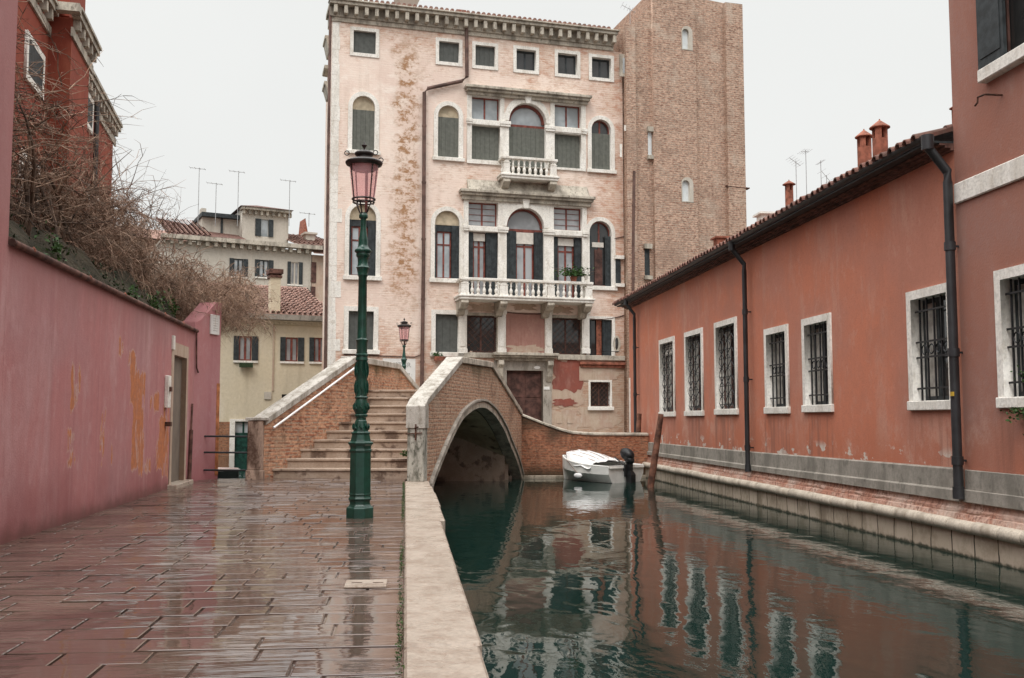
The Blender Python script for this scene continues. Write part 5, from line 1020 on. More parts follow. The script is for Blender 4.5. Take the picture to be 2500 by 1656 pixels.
b.build('coping_tile_ends', T['terra'], gw)
a = L.hit(405, 952); MB().box(a[0]-.10, a[0]+.10, -.06, 0, a[1]-.28, a[1]+.22).box(a[0]-.06, a[0]+.06, -.07, -.0, a[1]+.05, a[1]+.16).build('letter_box', T['stone'], gw, bevel=.008)
for px, py in ((413, 950), (412, 1035)): a = L.hit(px, py, -.05); MB().box(a[0]-.05, a[0]+.05, -.09, 0, a[1]-.04, a[1]+.03).build('hinge', T['rust'], gw)
a = L.hit(421, 838); MB().box(a[0]-.06, a[0]+.08, -.03, 0, a[1]-.10, a[1]+.12).build('plaster_scar', T['stone'], gw)
c = [L.hit(478, 805, -.03), L.hit(479, 835, -.03), L.hit(476, 870, -.03), L.hit(475, 898, -.03), L.hit(481, 910, -.03)]
c2 = [L.hit(471, 986, -.04), L.hit(468, 1050, -.04), L.hit(463, 1171, -.04)]
b = MB().tube([(x, -.03, z) for x, z in c2[:2]], .018, 6).tube([(x, -.035, z) for x, z in c2[1:]], .032, 8); b.build('conduit', T['terra_dark'], gw, True)
# angled end piece of the wall
p0 = L.W(xb, 0, 0); p1 = hitz(531, 1167.5, 0); AE = Fr((p0.x, p0.y), (p1.x-p0.x, p1.y-p0.y)); le = (p1-p0).length
we = AE.root('pink_wall_end'); tag(we, 'short angled pink wall end carrying a white marble plaque', 'wall')
zl_, zr_ = AE.hit(487, 782)[1], AE.hit(529, 738)[1]; xl_ = AE.hit(487, 900)[0]
shape('wall', [(0.0, -.3), (le, -.3), (le, zr_), (le*.80, zr_), (xl_, zl_), (0, zl_-.05)], [], 0, .35, T['pink2'], we)
a0_, a1_ = AE.x(515.5, 790, -.03), AE.x(536, 790, -.03); a1_ = min(a1_, le+.02); z0_, z1_ = AE.hit(526, 818)[1], AE.hit(526, 770)[1]
pq = MB().box(a0_, a1_, -.035, 0, z0_, z1_).build('marble_plaque', T['sign'], we, bevel=.005)
b = MB(); q = random.Random(5)
for i in range(6):
    zq = z1_-.07-i*(z1_-z0_-.12)/5.5; x = a0_+.07
    while x < a1_-.07: w = q.uniform(.01, .03); b.box(x, min(x+w, a1_-.06), -.038, -.0352, zq-.008, zq+.008); x += w+q.uniform(.012, .02)
b.build('engraved_lines', simple('faint_engraving', (.58, .57, .55), .8), pq)
MB().tube([(AE.hit(480, y_, -.03)[0], -.03, AE.hit(480, y_, -.03)[1]) for y_ in (803, 850, 898)]+[(AE.hit(484, 910, -.03)[0], -.03, AE.hit(484, 910, -.03)[1])], .016, 6).build('conduit', T['terra_dark'], we, True)
MB().box(le-.10, le+.004, -.004, .2, .05, 1.75).build('bare_edge', simple('orange_bare_render', (.46, .17, .07), .8, var=.3), we)
# pink house (tall front part)
ph = L.root('pink_house'); tag(ph, 'tall pink rendered house wall at the left edge', 'house'); MB().box(-8, xa-.002, -.0, 4, -.3, 8).build('wall', T['pink'], ph)
# railing
ra0 = hitx(497, 1065, p1.x) if False else None
rg = empty('quay_railing', (-3.6, 18.7, 0)); tag(rg, 'black iron railing of three bars beside the bridge foot', 'railing')
for py in (1065.3, 1104.6, 1147.8):
    a = hity(497, py, 18.62); c = hity(612, py+1, 18.70); MB().tube([(a.x+3.6, a.y-18.7, a.z), (c.x+3.6, c.y-18.7, c.z)], .017, 8).build('rail', T['iron'], rg, True)
# ------------------------------------------------------------------ garden behind the wall
bk = MB(); n = 44
rings = []
for i in range(n+1):
    x = xa+.02+(xb+.1-xa)*i/n; f = 1.; h = 3.28+.10*sin(x*2.1)+.07*sin(x*5.3); 
    rings.append([(x, .301, -.2), (x, .301, 2.60), (x, .22, 2.715), (x, .34+.05*sin(x*7), 2.9+.04*sin(x*3)), (x, .55, h-.1), (x, .9, h), (x, 3, h), (x, 3, -.2)])
bk.loft(rings); gb = bk.build('garden_bank', T['bank'], None); gb.matrix_world = Matrix.Translation(L.o)@Matrix.Rotation(atan2(L.e.y, L.e.x), 4, 'Z'); tag(gb, 'dark mossy earth bank above the garden wall', kind='structure')
def Lw(x, y, z): return L.W(x, y, z)
lv = leaves(600, lambda q: (lambda u, v: Lw(xa+.1+(xb-xa)*u, .24+.36*v+q.gauss(0, .02), 2.72+.55*v+q.gauss(0, .03)))(q.random(), q.random()), .028, 'ivy', 'leaf_dark', None, 9, 1.); tag(lv, 'dark ivy ground cover creeping over the earth bank', kind='stuff')
lv = leaves(500, lambda q: (lambda c: Lw(c[0]+q.gauss(0, .14), .20+abs(q.gauss(0, .10)), c[1]+q.gauss(0, .10)))(q.choice([(11.3, 2.98), (14.8, 2.85), (16.1, 2.8), (16.4, 2.95), (17.6, 3.05)])), .035, 'weed_tufts', 'leaf', None, 10, 1.); tag(lv, 'bright green weed tufts growing along the wall top', kind='stuff')
def twigs(n, base, direc, length, r, name, mat, par, seed, droop=.6, sub=3, wig=.22):
    q = random.Random(seed); b = MB()
    for _ in range(n):
        p = Vector(base(q)); d = Vector(direc(q, p)).normalized(); l = length(q, p); pts = [p.copy()]; m_ = 5; dd = d.copy()
        for i in range(m_): dd = (dd+Vector((q.gauss(0, wig), q.gauss(0, wig), q.gauss(0, wig)-droop*i/m_*.35))).normalized(); p = p+dd*(l/m_); pts.append(p.copy())
        rr = r*q.uniform(.6, 1.3); b.tube(pts, [rr*(1-.75*i/m_) for i in range(m_+1)], 3, False)
        for _s in range(sub):
            i = q.randint(1, m_-1); s0 = pts[i]; sd_ = (dd+Vector((q.gauss(0, .8), q.gauss(0, .8), q.gauss(0, .6)))).normalized(); sl_ = l*q.uniform(.15, .45); e1 = s0+sd_*sl_*.5+Vector((0, 0, q.gauss(0, .03))); e2 = s0+sd_*sl_+Vector((q.gauss(0, .05), q.gauss(0, .05), q.gauss(-.05, .06)))
            b.tube([s0, e1, e2], [rr*.6, rr*.45, rr*.15], 3, False)
    return b.build(name, T[mat], par, fix=False)
gx = Lw(12., 1., 0)
vi = empty('bare_climber', (gx.x, gx.y, 3.2)); tag(vi, 'dark tangled leafless climber with thick stems in front of the red house', 'climbing plant')
off = Vector((gx.x, gx.y, 3.2)); LO = lambda x, y, z: Lw(x, y, z)-off
b = MB(); q = random.Random(31)
for i in range(26): # thick old stems
    x = xa+.15+q.random()**1.3*4.2; y = .5+q.random()*.9; p = LO(x, y, 3.05); pts = [p]; dv = Vector((q.gauss(0, .25), q.gauss(.1, .35), 1))
    for k in range(6): dv = dv+Vector((q.gauss(0, .22), q.gauss(0, .25), q.gauss(0, .1))); p = p+dv.normalized()*.27; pts.append(p)
    r0_ = .034*q.uniform(.4, 1); b.tube(pts, [r0_*(1-.13*k) for k in range(7)], 6, False)
b.build('stem', T['twig_dark'], vi, True, fix=False)
env = lambda x: 5.15-(.0 if x < 13 else (x-13)*.0)
twigs(430, lambda q: LO(xa+.05+q.random()**1.2*4.0, .5+q.random()*1.4, 3.3+q.random()**1.5*1.9), lambda q, p: (q.gauss(.3, .8), q.gauss(.6, .5), q.gauss(.25, .5)), lambda q, p: q.uniform(.4, 1.0), .007, 'dark_twigs', 'twig_dark', vi, 41, sub=4)
twigs(300, lambda q: LO(xa+.05+q.random()*4.6, .45+q.random()*1.2, 3.35+q.random()**1.3*1.9), lambda q, p: (q.gauss(.5, .8), q.gauss(.7, .6), q.gauss(.2, .5)), lambda q, p: q.uniform(.4, 1.1), .007, 'pale_twigs', 'twig', vi, 42, sub=3)
gx = Lw(16., .8, 0); sh = empty('bare_shrub', (gx.x, gx.y, 3.2)); tag(sh, 'pale brown twiggy bare shrub spilling over the far end of the pink wall', 'shrub'); off = Vector((gx.x, gx.y, 3.2)); LO = lambda x, y, z: Lw(x, y, z)-off
def ztop(x): return 4.35 if x < 15.5 else max(3.5, 4.35-(x-15.5)*.18)
def bs(q, x0, x1, zl=3.25):
    x = x0+(x1-x0)*q.random(); zt = ztop(x); f = q.random()**.8; z = zl+(zt-zl)*f; return LO(x, .42+q.random()*1.4-(.65 if x > 17.3 else 0)*q.random(), z)
twigs(1250, lambda q: bs(q, 13.0, 18.6), lambda q, p: (q.gauss(0.0, .7), q.gauss(.3, .7), q.gauss(.35, .5)), lambda q, p: q.uniform(.3, .75), .0075, 'brown_twigs', 'twig_mid', sh, 51, 1., 4)
twigs(1600, lambda q: bs(q, 14.0, 20.6, 3.22 if True else 0), lambda q, p: (q.gauss(.1, .7), q.gauss(.1, .8), q.gauss(.1, .5)), lambda q, p: q.uniform(.25, .6), .0075, 'pale_twigs', 'twig', sh, 52, 1.2, 4)
twigs(190, lambda q: LO(12.6+q.random()*6.2, .4+q.random(), 3.8+q.random()*.6), lambda q, p: (q.gauss(.3, .5), q.gauss(-.2, .5), q.gauss(.9, .3)), lambda q, p: q.uniform(.5, 1.25), .0065, 'long_shoots', 'twig_mid', sh, 53, .5, 3, .14)
twigs(1500, lambda q: LO(18.8+q.random()*3.2, -.85+q.random()*2.0, 3.0+q.random()*.85), lambda q, p: (q.gauss(0, .7), q.gauss(0, .8), q.gauss(.1, .5)), lambda q, p: q.uniform(.25, .6), .007, 'end_twigs', 'twig', sh, 54, 1., 4)
# ------------------------------------------------------------------ red house on the left
Rr = RED; rh = Rr.root('red_house'); tag(rh, 'red orange house with corbelled stone eaves behind the climber', 'house')
ez = Rr.hit(262, 288)[1]; xe0 = 0.; xn = Rr.x(60, 400)
MB().box(xn-8, xe0, 0, 8, 0, ez-.05).build('wall', T['red'], rh)
def eave(x0, x1, y, z, name='eave'):
    b = MB().box(x0, x1, y-.16, y, z-.02, z+.10).box(x0, x1, y-.20, y, z+.10, z+.16); x = x0+.2
    while x < x1-.1: b.box(x, x+.14, y-.13, y, z-.22, z-.025); x += .42
    return b.box(x0, x1, y-.04, y, z-.42, z-.24).build(name, T['stone_old'], rh)
bx0, bx1 = Rr.x(112, 300), Rr.x(163, 300); eave(bx1, xe0+.25, 0, ez); eave(xn-8, bx0-.02, 0, ez)
MB().box(bx0, bx1, -.40, -.002, 0, ez+.0).build('projecting_bay', T['red'], rh); eave(bx0-.1, bx1+.25, -.40, ez+.02, 'bay_eave'); MB().box(bx0-.3, bx0-.1, -.58, 0, ez+.02, ez+.18).build('bay_eave_return', T['stone_old'], rh)
cx0, cx1 = bx0+.2, bx1-.1; ch = MB().box(cx0, cx1, -.3, .7, ez+.1, ez+6).build('chimney', T['red'], rh); MB().box(cx0-.1, cx1+.35, -.42, .9, ez+2.6, ez+3.4).build('chimney_crown', T['stone_old'], ch)
MB().prism_x([(-.2, ez+.17), (8, ez+.17), (4, ez+1.5)], xn-8, xe0).build('roof', T['tile'], rh)
for l, r_, t_, b_ in ((204, 216, 236, 300), (70, 92, 120, 205), (172, 192, 222, 300), (60, 76, 400, 500), (176, 192, 470, 560), (215, 232, 475, 560)):
    r = Rr.rect(l, r_, t_, b_); m_ = (r[0]+r[1])/2; w_ = max(.55, (r[1]-r[0])/2); r = (m_-w_, m_+w_, r[2], r[3]); o = shape('window', R4(*grow(r, .12)), [R4(*r)], -.05, .0, T['stone'], rh); MB().box(r[0], r[1], -.045, -.02, r[2], r[3]).build('shutter', T['shutter_dark'], o)
MB().tube([(Rr.x(225, 300), -.1, ez-.2), (Rr.x(225, 300), -.1, ez-4.2)], .06, 8).build('downpipe', T['pipe'], rh, True)
# ------------------------------------------------------------------ cream house beyond the side canal
Y = YEL; yh = Y.root('cream_house'); tag(yh, 'cream coloured canal house with red tiled roof and dark shutters', 'house')
yx0, yx1 = Y.x(440), Y.x(812); yz = Y.hit(660, 786)[1]; zbk = Y.hit(560, 1030)[1]; H = []
def swin(fr, l, r_, t_, b_, par, H, shut=(.22, .26), gm='glass', sashm='sash', sw=None, name='window', cur=None):
    r = fr.rect(l, r_, t_, b_); W_ = r[1]-r[0]; s = (r[0]+W_*shut[0], r[1]-W_*shut[1], r[2], r[3]); H.append(R4(*s))
    o = shape(name, R4(*s), [R4(s[0]+.06, s[1]-.06, s[2]+.06, s[3]-.06)], .04, .12, T[sashm], par); MB().box((s[0]+s[1])/2-.045, (s[0]+s[1])/2+.045, .05, .11, s[2]+.06, s[3]-.06).build('glazing_bar', T[sashm], o)
    MB().box(s[0], s[1], .09, .10, s[2], s[3]).build('pane', T[gm], o); MB().box(r[0], r[1], -.08, .0, r[2]-.09, r[2]-.0).build('sill', T['stone'], o)
    for a, c in ((r[0], s[0]-.003), (s[1]+.003, r[1])): MB().box(a, c, -.06, -.015, r[2]+.02, r[3]).build('shutter', T['shutter_dark'], o)
    return o, r
wa, ra = swin(Y, 570, 630, 821, 881, yh, H); swin(Y, 684, 742, 824, 883, yh, H); swin(Y, 755, 808, 825, 884, yh, H)
MB().box(ra[0]+.25, ra[1]-.25, -.3, -.09, ra[2]-.30, ra[2]-.10).build('window_box', T['leaf_dark'], wa)
r = Y.rect(688, 700, 963, 976); H.append(R4(*r)); MB().box(r[0], r[1], .1, .12, r[2], r[3]).build('vent', T['dark'], yh)
dr = Y.rect(573, 616, 1029, 1106); H.append(R4(dr[0], dr[1], -.45, dr[3])); zd_ = Y.hit(590, 1057)[1]
o = shape('door_surround', [(dr[0]-.22, -.5), (dr[0], -.5), (dr[0], dr[3]), (dr[1], dr[3]), (dr[1], -.5), (dr[1]+.2, -.5), (dr[1]+.2, dr[3]+.1), (dr[0]-.22, dr[3]+.1)], [], -.04, .1, T['stone'], yh)
d = MB().box(dr[0], dr[1], .1, .14, -.6, zd_).box(dr[0], dr[1], .1, .14, dr[3]-.05, dr[3]).box((dr[0]+dr[1])/2-.04, (dr[0]+dr[1])/2+.04, .1, .14, zd_, dr[3]).build('water_door', T['doorgreen'], yh); MB().box(dr[0], dr[1], .12, .125, zd_, dr[3]).build('pane', T['glass_pale'], d)
shape('wall', R4(yx0, yx1, zbk, yz), [h for h in H if h[0][1] > zbk-.1 and h is not H[-1]], 0, .3, T['yellow'], yh)
shape('brick_base', [(yx0, -1.3), (dr[0], -1.3), (dr[0], zbk-.002), (yx0, zbk-.002)], [], .0, .3, T['ylbrick'], yh); MB().box(dr[1], yx1, 0, .3, -1.3, zbk-.002).box(dr[0]-.8, dr[0]-.222, -.015, 0, zbk-.55, zbk-.1).build('brick_base', T['ylbrick'], yh)
MB().box(yx0, yx1, .3, 9, -1.3, yz).build('body', T['yellow'], yh)
b = MB().box(yx0, yx1, -.22, 0, yz-.02, yz+.06).box(yx0, yx1, -.12, 0, yz-.12, yz-.02); x = yx0
while x < yx1: b.box(x, x+.10, -.2, -.121, yz-.10, yz-.021); x += .24
b.build('cornice', T['yellow'], yh); g_ = MB().box(yx0, yx1, -.5, -.2, yz+.07, yz+.30).build('gutter', T['cement'], yh)
zr_a = Y.hit(680, 702, 4)[1]; xr_ = Y.x(768, 727, 4)
z0e = yz+.31; rfy = MB().add([(yx0, -.48, z0e), (yx1, -.48, z0e), (xr_-.3, 5, zr_a+.2), (yx0, 5, zr_a+.2), (yx0, 10, z0e), (yx1, 10, z0e)], [(0, 1, 2, 3), (3, 2, 5, 4), (1, 5, 2)]).build('roof', T['tile'], yh)
def tilerows(fr_x0, x1, y0, z0, y1, z1, par, hip=None, sp=.24, mat='tile', seg=9, R_=.085):
    b = MB(); x = fr_x0; q = random.Random(17)
    while x < x1:
        L_ = hypot(y1-y0, z1-z0); lim = 1. if hip is None else max(0., min(1., (x1-x)/hip)); k = 0; st = .42; nn = int(L_*lim/st)
        for k in range(nn):
            u0, u1 = k*st/L_, (k*st+.46)/L_; a = (y0+(y1-y0)*u0, z0+(z1-z0)*u0+.05+q.uniform(0, .02)); c = (y0+(y1-y0)*u1, z0+(z1-z0)*u1+.012); xx = x+q.uniform(-.015, .015); n_ = 5
            b.loft([[(xx+R_*cos(pi*i/n_), a[0], a[1]+R_*sin(pi*i/n_)) for i in range(n_+1)], [(xx+R_*.8*cos(pi*i/n_), c[0], c[1]+R_*.8*sin(pi*i/n_)) for i in range(n_+1)]], False, False)
        x += sp
    return b.build('cover_tiles', T[mat], par, fix=False)
tilerows(Y.x(520), yx1, -.46, z0e, 5, zr_a+.2, rfy, yx1-(xr_-.3))
a, c = Y.x(648, 730, 1.2), Y.x(671, 730, 1.2); zc_ = Y.hit(660, 688, 1.2)[1]; zk = Y.hit(660, 668, 1.2)[1]
chm = MB().box(a, c, -.25, .4, yz+.0, zc_).build('chimney', T['yellow'], yh); MB().box(a-.06, c+.06, -.31, .46, zc_, zc_+.10).box(a, c, -.2, .35, zc_+.10, zk-.2).box(a-.1, c+.1, -.35, .5, zk-.2, zk).build('chimney_crown', T['terra_dark'], chm)
px_ = Y.x(664); MB().box(px_-.03, px_+.03, -.05, 0, Y.hit(664, 955)[1], yz-.15).build('downpipe', T['patchpale'], yh); r = Y.rect(645, 662, 957, 975); MB().box(r[0], r[1], -.06, 0, r[2], r[3]).build('meter_box', T['greyren'], yh)
# grey house further back
G = GRY; gh = G.root('grey_house'); tag(gh, 'warm grey rendered house with attic box behind the cream house', 'house'); gz = G.hit(640, 604)[1]; gx0, gx1 = G.x(380), G.x(754); H = []
swin(G, 622, 667, 635, 677, gh, H, (.22, .25), 'glass_pale', 'shutter_dark'); swin(G, 701.5, 738.5, 640, 695, gh, H, (.22, .25), 'glass', 'greyren'); swin(G, 560, 605, 632, 676, gh, H, (.22, .25), 'glass_pale', 'shutter_dark')
shape('wall', R4(gx0, gx1, -1, gz), H, 0, .3, T['greyren'], gh); MB().box(gx0, gx1, .3, 9, -1, gz).build('body', T['greyren'], gh)
b = MB().box(gx0, G.x(776), -.5, 0, gz+.05, gz+.3); x = gx0
while x < gx1: b.box(x, x+.2, -.35, 0, gz-.22, gz+.045); x += .5
b.build('cornice', T['stone_old'], gh)
r = G.rect(590.5, 704, 514, 606, 1.); zb_ = gz+.3; H2 = []; 
w_, rr_ = G.rect(633, 659, 536, 578, 1.), None
at_ = shape('attic_wall', R4(r[0], r[1], zb_, r[3]), [R4(w_[0]+.1, w_[1]-.1, w_[2], w_[3])], 1., 1.3, T['greyren'], gh); MB().box(r[0], r[1], 1.3, 6, zb_, r[3]).build('attic_body', T['greyren'], gh)
o = MB().box(w_[0]-.25, w_[0]+.1, .93, .997, w_[2], w_[3]).box(w_[1]-.1, w_[1]+.2, .93, .997, w_[2], w_[3]).build('shutter', T['shutter_dark'], gh); MB().box(w_[0]+.1, w_[1]-.1, 1.1, 1.12, w_[2], w_[3]).build('pane', T['glass_pale'], gh)
b = MB(); x = r[0]
while x < r[1]: b.box(x, x+.14, .75, .998, r[3]-.35, r[3]-.1); x += .36
b.box(r[0]-.1, r[1]+.1, .6, 1.3, r[3]-.09, r[3]+.06).build('attic_cornice', T['stone_old'], gh)
m_ = (r[0]+r[1])/2; MB().add([(r[0]-.2, .5, r[3]+.07), (r[1]+.2, .5, r[3]+.07), (r[1]+.2, 7, r[3]+.07), (r[0]-.2, 7, r[3]+.07), (m_, 3.5, r[3]+.8)], [(0, 1, 4), (1, 2, 4), (2, 3, 4), (3, 0, 4), (0, 3, 2, 1)]).build('attic_roof', T['terra_dark'], gh)
r2 = G.rect(493, 584, 534, 604, 2.); MB().box(r2[0], r2[1]+.3, 2, 7, zb_, r2[3]).build('attic_body', T['greyren'], gh); MB().box(r2[0]-.1, r2[1]+.1, 1.6, 7.2, r2[3], r2[3]+.25).box(G.x(541, 560, 2)-.06, G.x(541, 560, 2)+.06, 1.9, 2, zb_, r2[3]).build('attic_cornice', T['shutter_dark'], gh)
r3 = G.rect(493, 505, 507, 530, 2.); MB().box(r3[0], r3[1], 2.2, 2.9, r2[3]+.25, r3[3]).build('chimney', T['greyren'], gh)
a, c = G.x(704, 570, 1.), G.x(810, 570, 1.); z1 = G.hit(740, 577, 5.)[1]; rf3 = MB().add([(a, -.5, gz+.31), (c, -.5, gz+.31), (c, 5, z1+.0), (a, 5, z1+.0)], [(0, 1, 2, 3)]).build('roof', T['tile'], gh); tilerows(a, c, -.5, gz+.31, 5, z1, rf3, sp=.3, R_=.1)
a2, c2_ = G.x(400, 570, 1.), r2[0]; rf4 = MB().add([(a2, -.5, gz+.31), (r[0], -.5, gz+.31), (r[0], 1.9, gz+.95), (a2, 5, z1+.4)], [(0, 1, 2, 3)]).build('roof', T['terra_dark'], gh); tilerows(a2, G.x(512, 580, 1), -.5, gz+.31, 5, z1+.4, rf4, sp=.3, R_=.1)
r4 = G.rect(747, 769, 568, 600, 1.5); b = MB().box(r4[0], r4[1], 1.5, 2.2, gz+.3, r4[3]).box(r4[0]-.12, r4[1]+.12, 1.35, 2.35, r4[3]-.12, r4[3]).build('chimney', T['greyren'], gh)
# reddish house squeezed between grey house and palace
sh_ = G.root('brown_side_house'); tag(sh_, 'narrow brownish house wedged between the grey house and the palace', 'house'); a, c = G.x(755), G.x(830); zt2 = G.hit(765, 622)[1]
MB().box(a+.02, c, .05, 6, -1, zt2).build('wall', T['patchpale'], sh_); MB().add([(a, -.5, zt2), (c, -.5, zt2), (c, 3, zt2+1.6), (a, 3, zt2+1.6)], [(0, 1, 2, 3)]).build('roof', T['tile'], sh_)
for l, r_, t_, b_ in ((758, 772, 640, 690), (757, 770, 700, 722)): q_ = G.rect(l, r_, t_, b_, 0.); MB().box(q_[0], q_[1], .0, .049, q_[2], q_[3]).build('window', T['door'], sh_)
# pointed red roof peak
q_ = G.hit(716, 554, 8); q2 = G.x(707, 576, 8), G.x(726, 576, 8); o = MB().add([(q2[0], 0, 0), (q2[1], 0, 0), ((q2[0]+q2[1])/2-.1, 0, q_[1]-(gz+1)), (q2[0], 1.4, 0), (q2[1], 1.4, 0), ((q2[0]+q2[1])/2-.1, 1.4, q_[1]-(gz+1))], [(0, 1, 2), (5, 4, 3), (0, 2, 5, 3), (1, 4, 5, 2), (0, 3, 4, 1)]).build('dormer', T['terra'], gh); o.location = (0, 4.6, gz+1.)
# distant roofs closing the left horizon behind the shrubs
fr = G.root('distant_roofs'); tag(fr, 'low distant tiled house behind the bare shrub', 'house'); a, c = G.x(150, 560, 6), G.x(492, 560, 6); zq = G.hit(430, 545, 6)[1]
MB().box(a, c, 6, 12, 0, zq-1.2).build('wall', T['patchpale'], fr); MB().add([(a, 5.5, zq-1.2), (c, 5.5, zq-1.2), (c, 9, zq), (a, 9, zq), (a, 12, zq-1.2), (c, 12, zq-1.2)], [(0, 1, 2, 3), (3, 2, 5, 4), (0, 3, 4), (1, 5, 2)]).build('roof', T['tile'], fr)
# ------------------------------------------------------------------ boats and mooring poles
def boat(rt, Lb, Wb, h0, h1, hm, bm, dirty=True):
    """hull: bow at +x, transom at x=0; waterline z=0"""
    ns = 24; secs = []; top_ = []
    for i in range(ns+1):
        u = i/ns; w = Wb/2*(1-max(0, (u-.25)/.75)**2.4)*(.93+.07*min(1, u*4)); w = max(w, .015); zt = h0+(h1-h0)*u**1.6; x = Lb*u; kx = -.0+.0*u
        bw = w*(.80-.35*u); secs.append([(x-.12*u*0, -w, zt), (x, -w*.97, zt*.55), (x-.04*u, -bw, .02), (x-.10*u, -bw*.55, -.10), (x-.14*u, 0, -.14), (x-.10*u, bw*.55, -.10), (x-.04*u, bw, .02), (x, w*.97, zt*.55), (x, w, zt)]); top_.append((x, w, zt))
    b = MB().loft(secs, True, False); hull = b.build('hull', T[hm], rt, False, fix=False)
    sol = hull.modifiers.new('sol', 'SOLIDIFY'); sol.thickness = .03; sol.offset = 0
    b = MB(); s2 = [[(x, y*1.012, z) for x, y, z in s if z < .07] for s in secs]; secs2 = [[(p[0]+(.004 if k < 3 else 0), p[1]*1.02+(-.004 if p[1] < 0 else .004), p[2]-.006) for k, p in enumerate(s[2:7])] for s in secs]
    b.loft(secs2, True, False).build('hull_bottom', T[bm], rt, fix=False)
    g = MB(); g.tube([(x, -w, z+.015) for x, w, z in top_]+[(top_[-1][0]+.03, 0, top_[-1][2]+.015)]+[(x, w, z+.015) for x, w, z in reversed(top_)], .022, 6).box(-.03, .03, -top_[0][1], top_[0][1], h0-.02, h0+.03)
    g.build('gunwale', T['boat'], rt, True); return top_
w1 = hitz(1535, 1179, -.5); w2 = hitz(1392, 1160, -.5); ax = Vector((w2.x-w1.x, w2.y-w1.y)); 
bt = empty('motor_boat', (w1.x, w1.y, -.5), atan2(1.5, -1.2)); bt.location = (5.52, 24.75, -.5); tag(bt, 'small white motor boat with tarpaulin moored under the brick wall', 'boat')
tp_ = boat(bt, 2.12, 1.5, .40, .60, 'boat', 'antifoul')
# tarpaulin tented over the bow two thirds, with sagging side flap
b = MB(); rings = []; q = random.Random(6); n = 14; xs_ = [.50+(2.01-.50)*i/n for i in range(n+1)]
for i, x in enumerate(xs_):
    u = x/2.; w = 1.45/2*(1-max(0, (u-.25)/.75)**2.4); w = max(w, .02)*1.05; zt = .40+.20*u**1.6; ridge = zt+.06+.20*max(0, 1-abs((u-.62)/.42)**2); ring_ = []
    for j in range(17):
        v = -1+2*j/16; zz_ = zt+.035+(ridge-zt-.03)*(1-abs(v)**1.6)+.010*sin(j*2.3+i*.8)+.012*sin(i*1.9+j); 
        if abs(v) > .99: zz_ -= .05+.07*abs(sin(i*.75+(.5 if v > 0 else 0)))
        ring_.append((x+.01*sin(j*3), w*v*(1 if abs(v) < .99 else 1.05), zz_))
    rings.append(ring_)
b.loft(rings, False, False); tarp = b.build('tarpaulin', T['tarp'], bt, True, fix=False)
b = MB()
for k in (-.62, -.36, -.1, .16, .42, .66):
    b.tube([(x, (1.45/2*(1-max(0, (x/2.-.25)/.75)**2.4))*k, .40+.20*(x/2.)**1.6+.045+(.06+.20*max(0, 1-abs((x/2.-.62)/.42)**2)-.03)*(1-abs(k)**1.6)) for x in xs_[1:-2]], .006, 4)
b.build('batten_line', T['pillar_pink'], bt)
b = MB().box(-.05, .30, -.68, .68, .36, .385).box(.3, .5, -.66, .66, .30, .33).build('thwart', T['boat'], bt)
ob_ = MB() # outboard: cowl, leg, bracket
def oval(cx, cy, cz, rx, ry, rz, tilt=0., n=12, m_=8):
    R_ = []; 
    for i in range(m_+1):
        a = -pi/2+pi*i/m_; rr = cos(a)*.999+.001; R_.append([(cx+rx*rr*cos(2*pi*j/n)+tilt*rz*sin(a), cy+ry*rr*sin(2*pi*j/n), cz+rz*sin(a)) for j in range(n)])
    return R_
my = -.02
om = MB().loft(oval(-.03, my, .70, .20, .145, .165, .3)).loft(oval(-.09, my, .58, .14, .12, .13, .3)).build('outboard_motor', T['rubber'], bt, True)
MB().loft([[(-.16, my-.06, z0), (-.04, my-.06, z0), (-.04, my+.06, z0), (-.16, my+.06, z0)] for z0 in (.58, .3)]+[[(-.22, my-.09, z0), (-.06, my-.09, z0), (-.06, my+.09, z0), (-.22, my+.09, z0)] for z0 in (.2, -.25)]).build('motor_leg', T['rubber'], om); MB().box(-.08, .07, my-.14, my+.14, .28, .44).tube([(0, my+.1, .45), (.25, my+.15, .62)], .018, 6).box(-.09, -.05, my+.10, my+.16, .15, .46).build('motor_bracket', T['iron'], om)
b = MB().loft(oval(1.93, .10, .38, .055, .055, .075)).build('blue_fender', T['blue'], bt, True)
b = MB().loft(oval(.95, .74, .16, .14, .06, .07)).build('white_fender', T['tarp'], bt, True)
b = MB().tube([(1.85, .0, .66), (1.95, -.05, .7), (2.0, -.25, .95)], .01, 4).tube([(1.5, .58, .55), (1.2, .72, .4), (.95, .74, .2)], .008, 4).build('rope', T['woodpole'], bt)
# dark boat behind the railing
c = hitz(528, 1180, -.5); b2 = empty('moored_boat', (-6.65, 21.05, -.5), radians(-8)); tag(b2, 'dark hulled boat with a pale pinkish cover behind the railing', 'boat')
boat(b2, 3.35, 1.1, .50, .56, 'antifoul', 'antifoul')
b = MB(); R_ = []
for i in range(11):
    u = i/10; x = 3.36*u; w = .56*(1-max(0, (u-.25)/.75)**2.4)*1.03+.01; R_.append([(x, w*v, .535+.06*u*u+(.17*(1-u)+.02)*(1-abs(v))) for v in (-1, -.5, 0, .5, 1)])
b.loft(R_, False, False); b.build('boat_cover', simple('pinkish_boat_cover', (.60, .47, .42), .7, var=.15), b2, True, fix=False)
def pole(bx, tx, label):
    a = hitz(*bx, -.5); dist = a.dot(FH); tz = 1.1+dist*tan(TH+atan((CY-tx[1])/F0)); e = EYE+ray(*tx)*(dist/(ray(*tx).dot(FH))); o = MB().tube([(0, 0, -.9), (0, 0, 0), ((e.x-a.x)*.5, (e.y-a.y)*.5, (tz+.5)*.5), (e.x-a.x, e.y-a.y, tz+.5)], [.085, .082, .078, .062], 10).build('mooring_pole', T['woodpole'], None, True)
    o.location = a; tag(o, label, 'mooring pole', 'wooden mooring poles'); return o
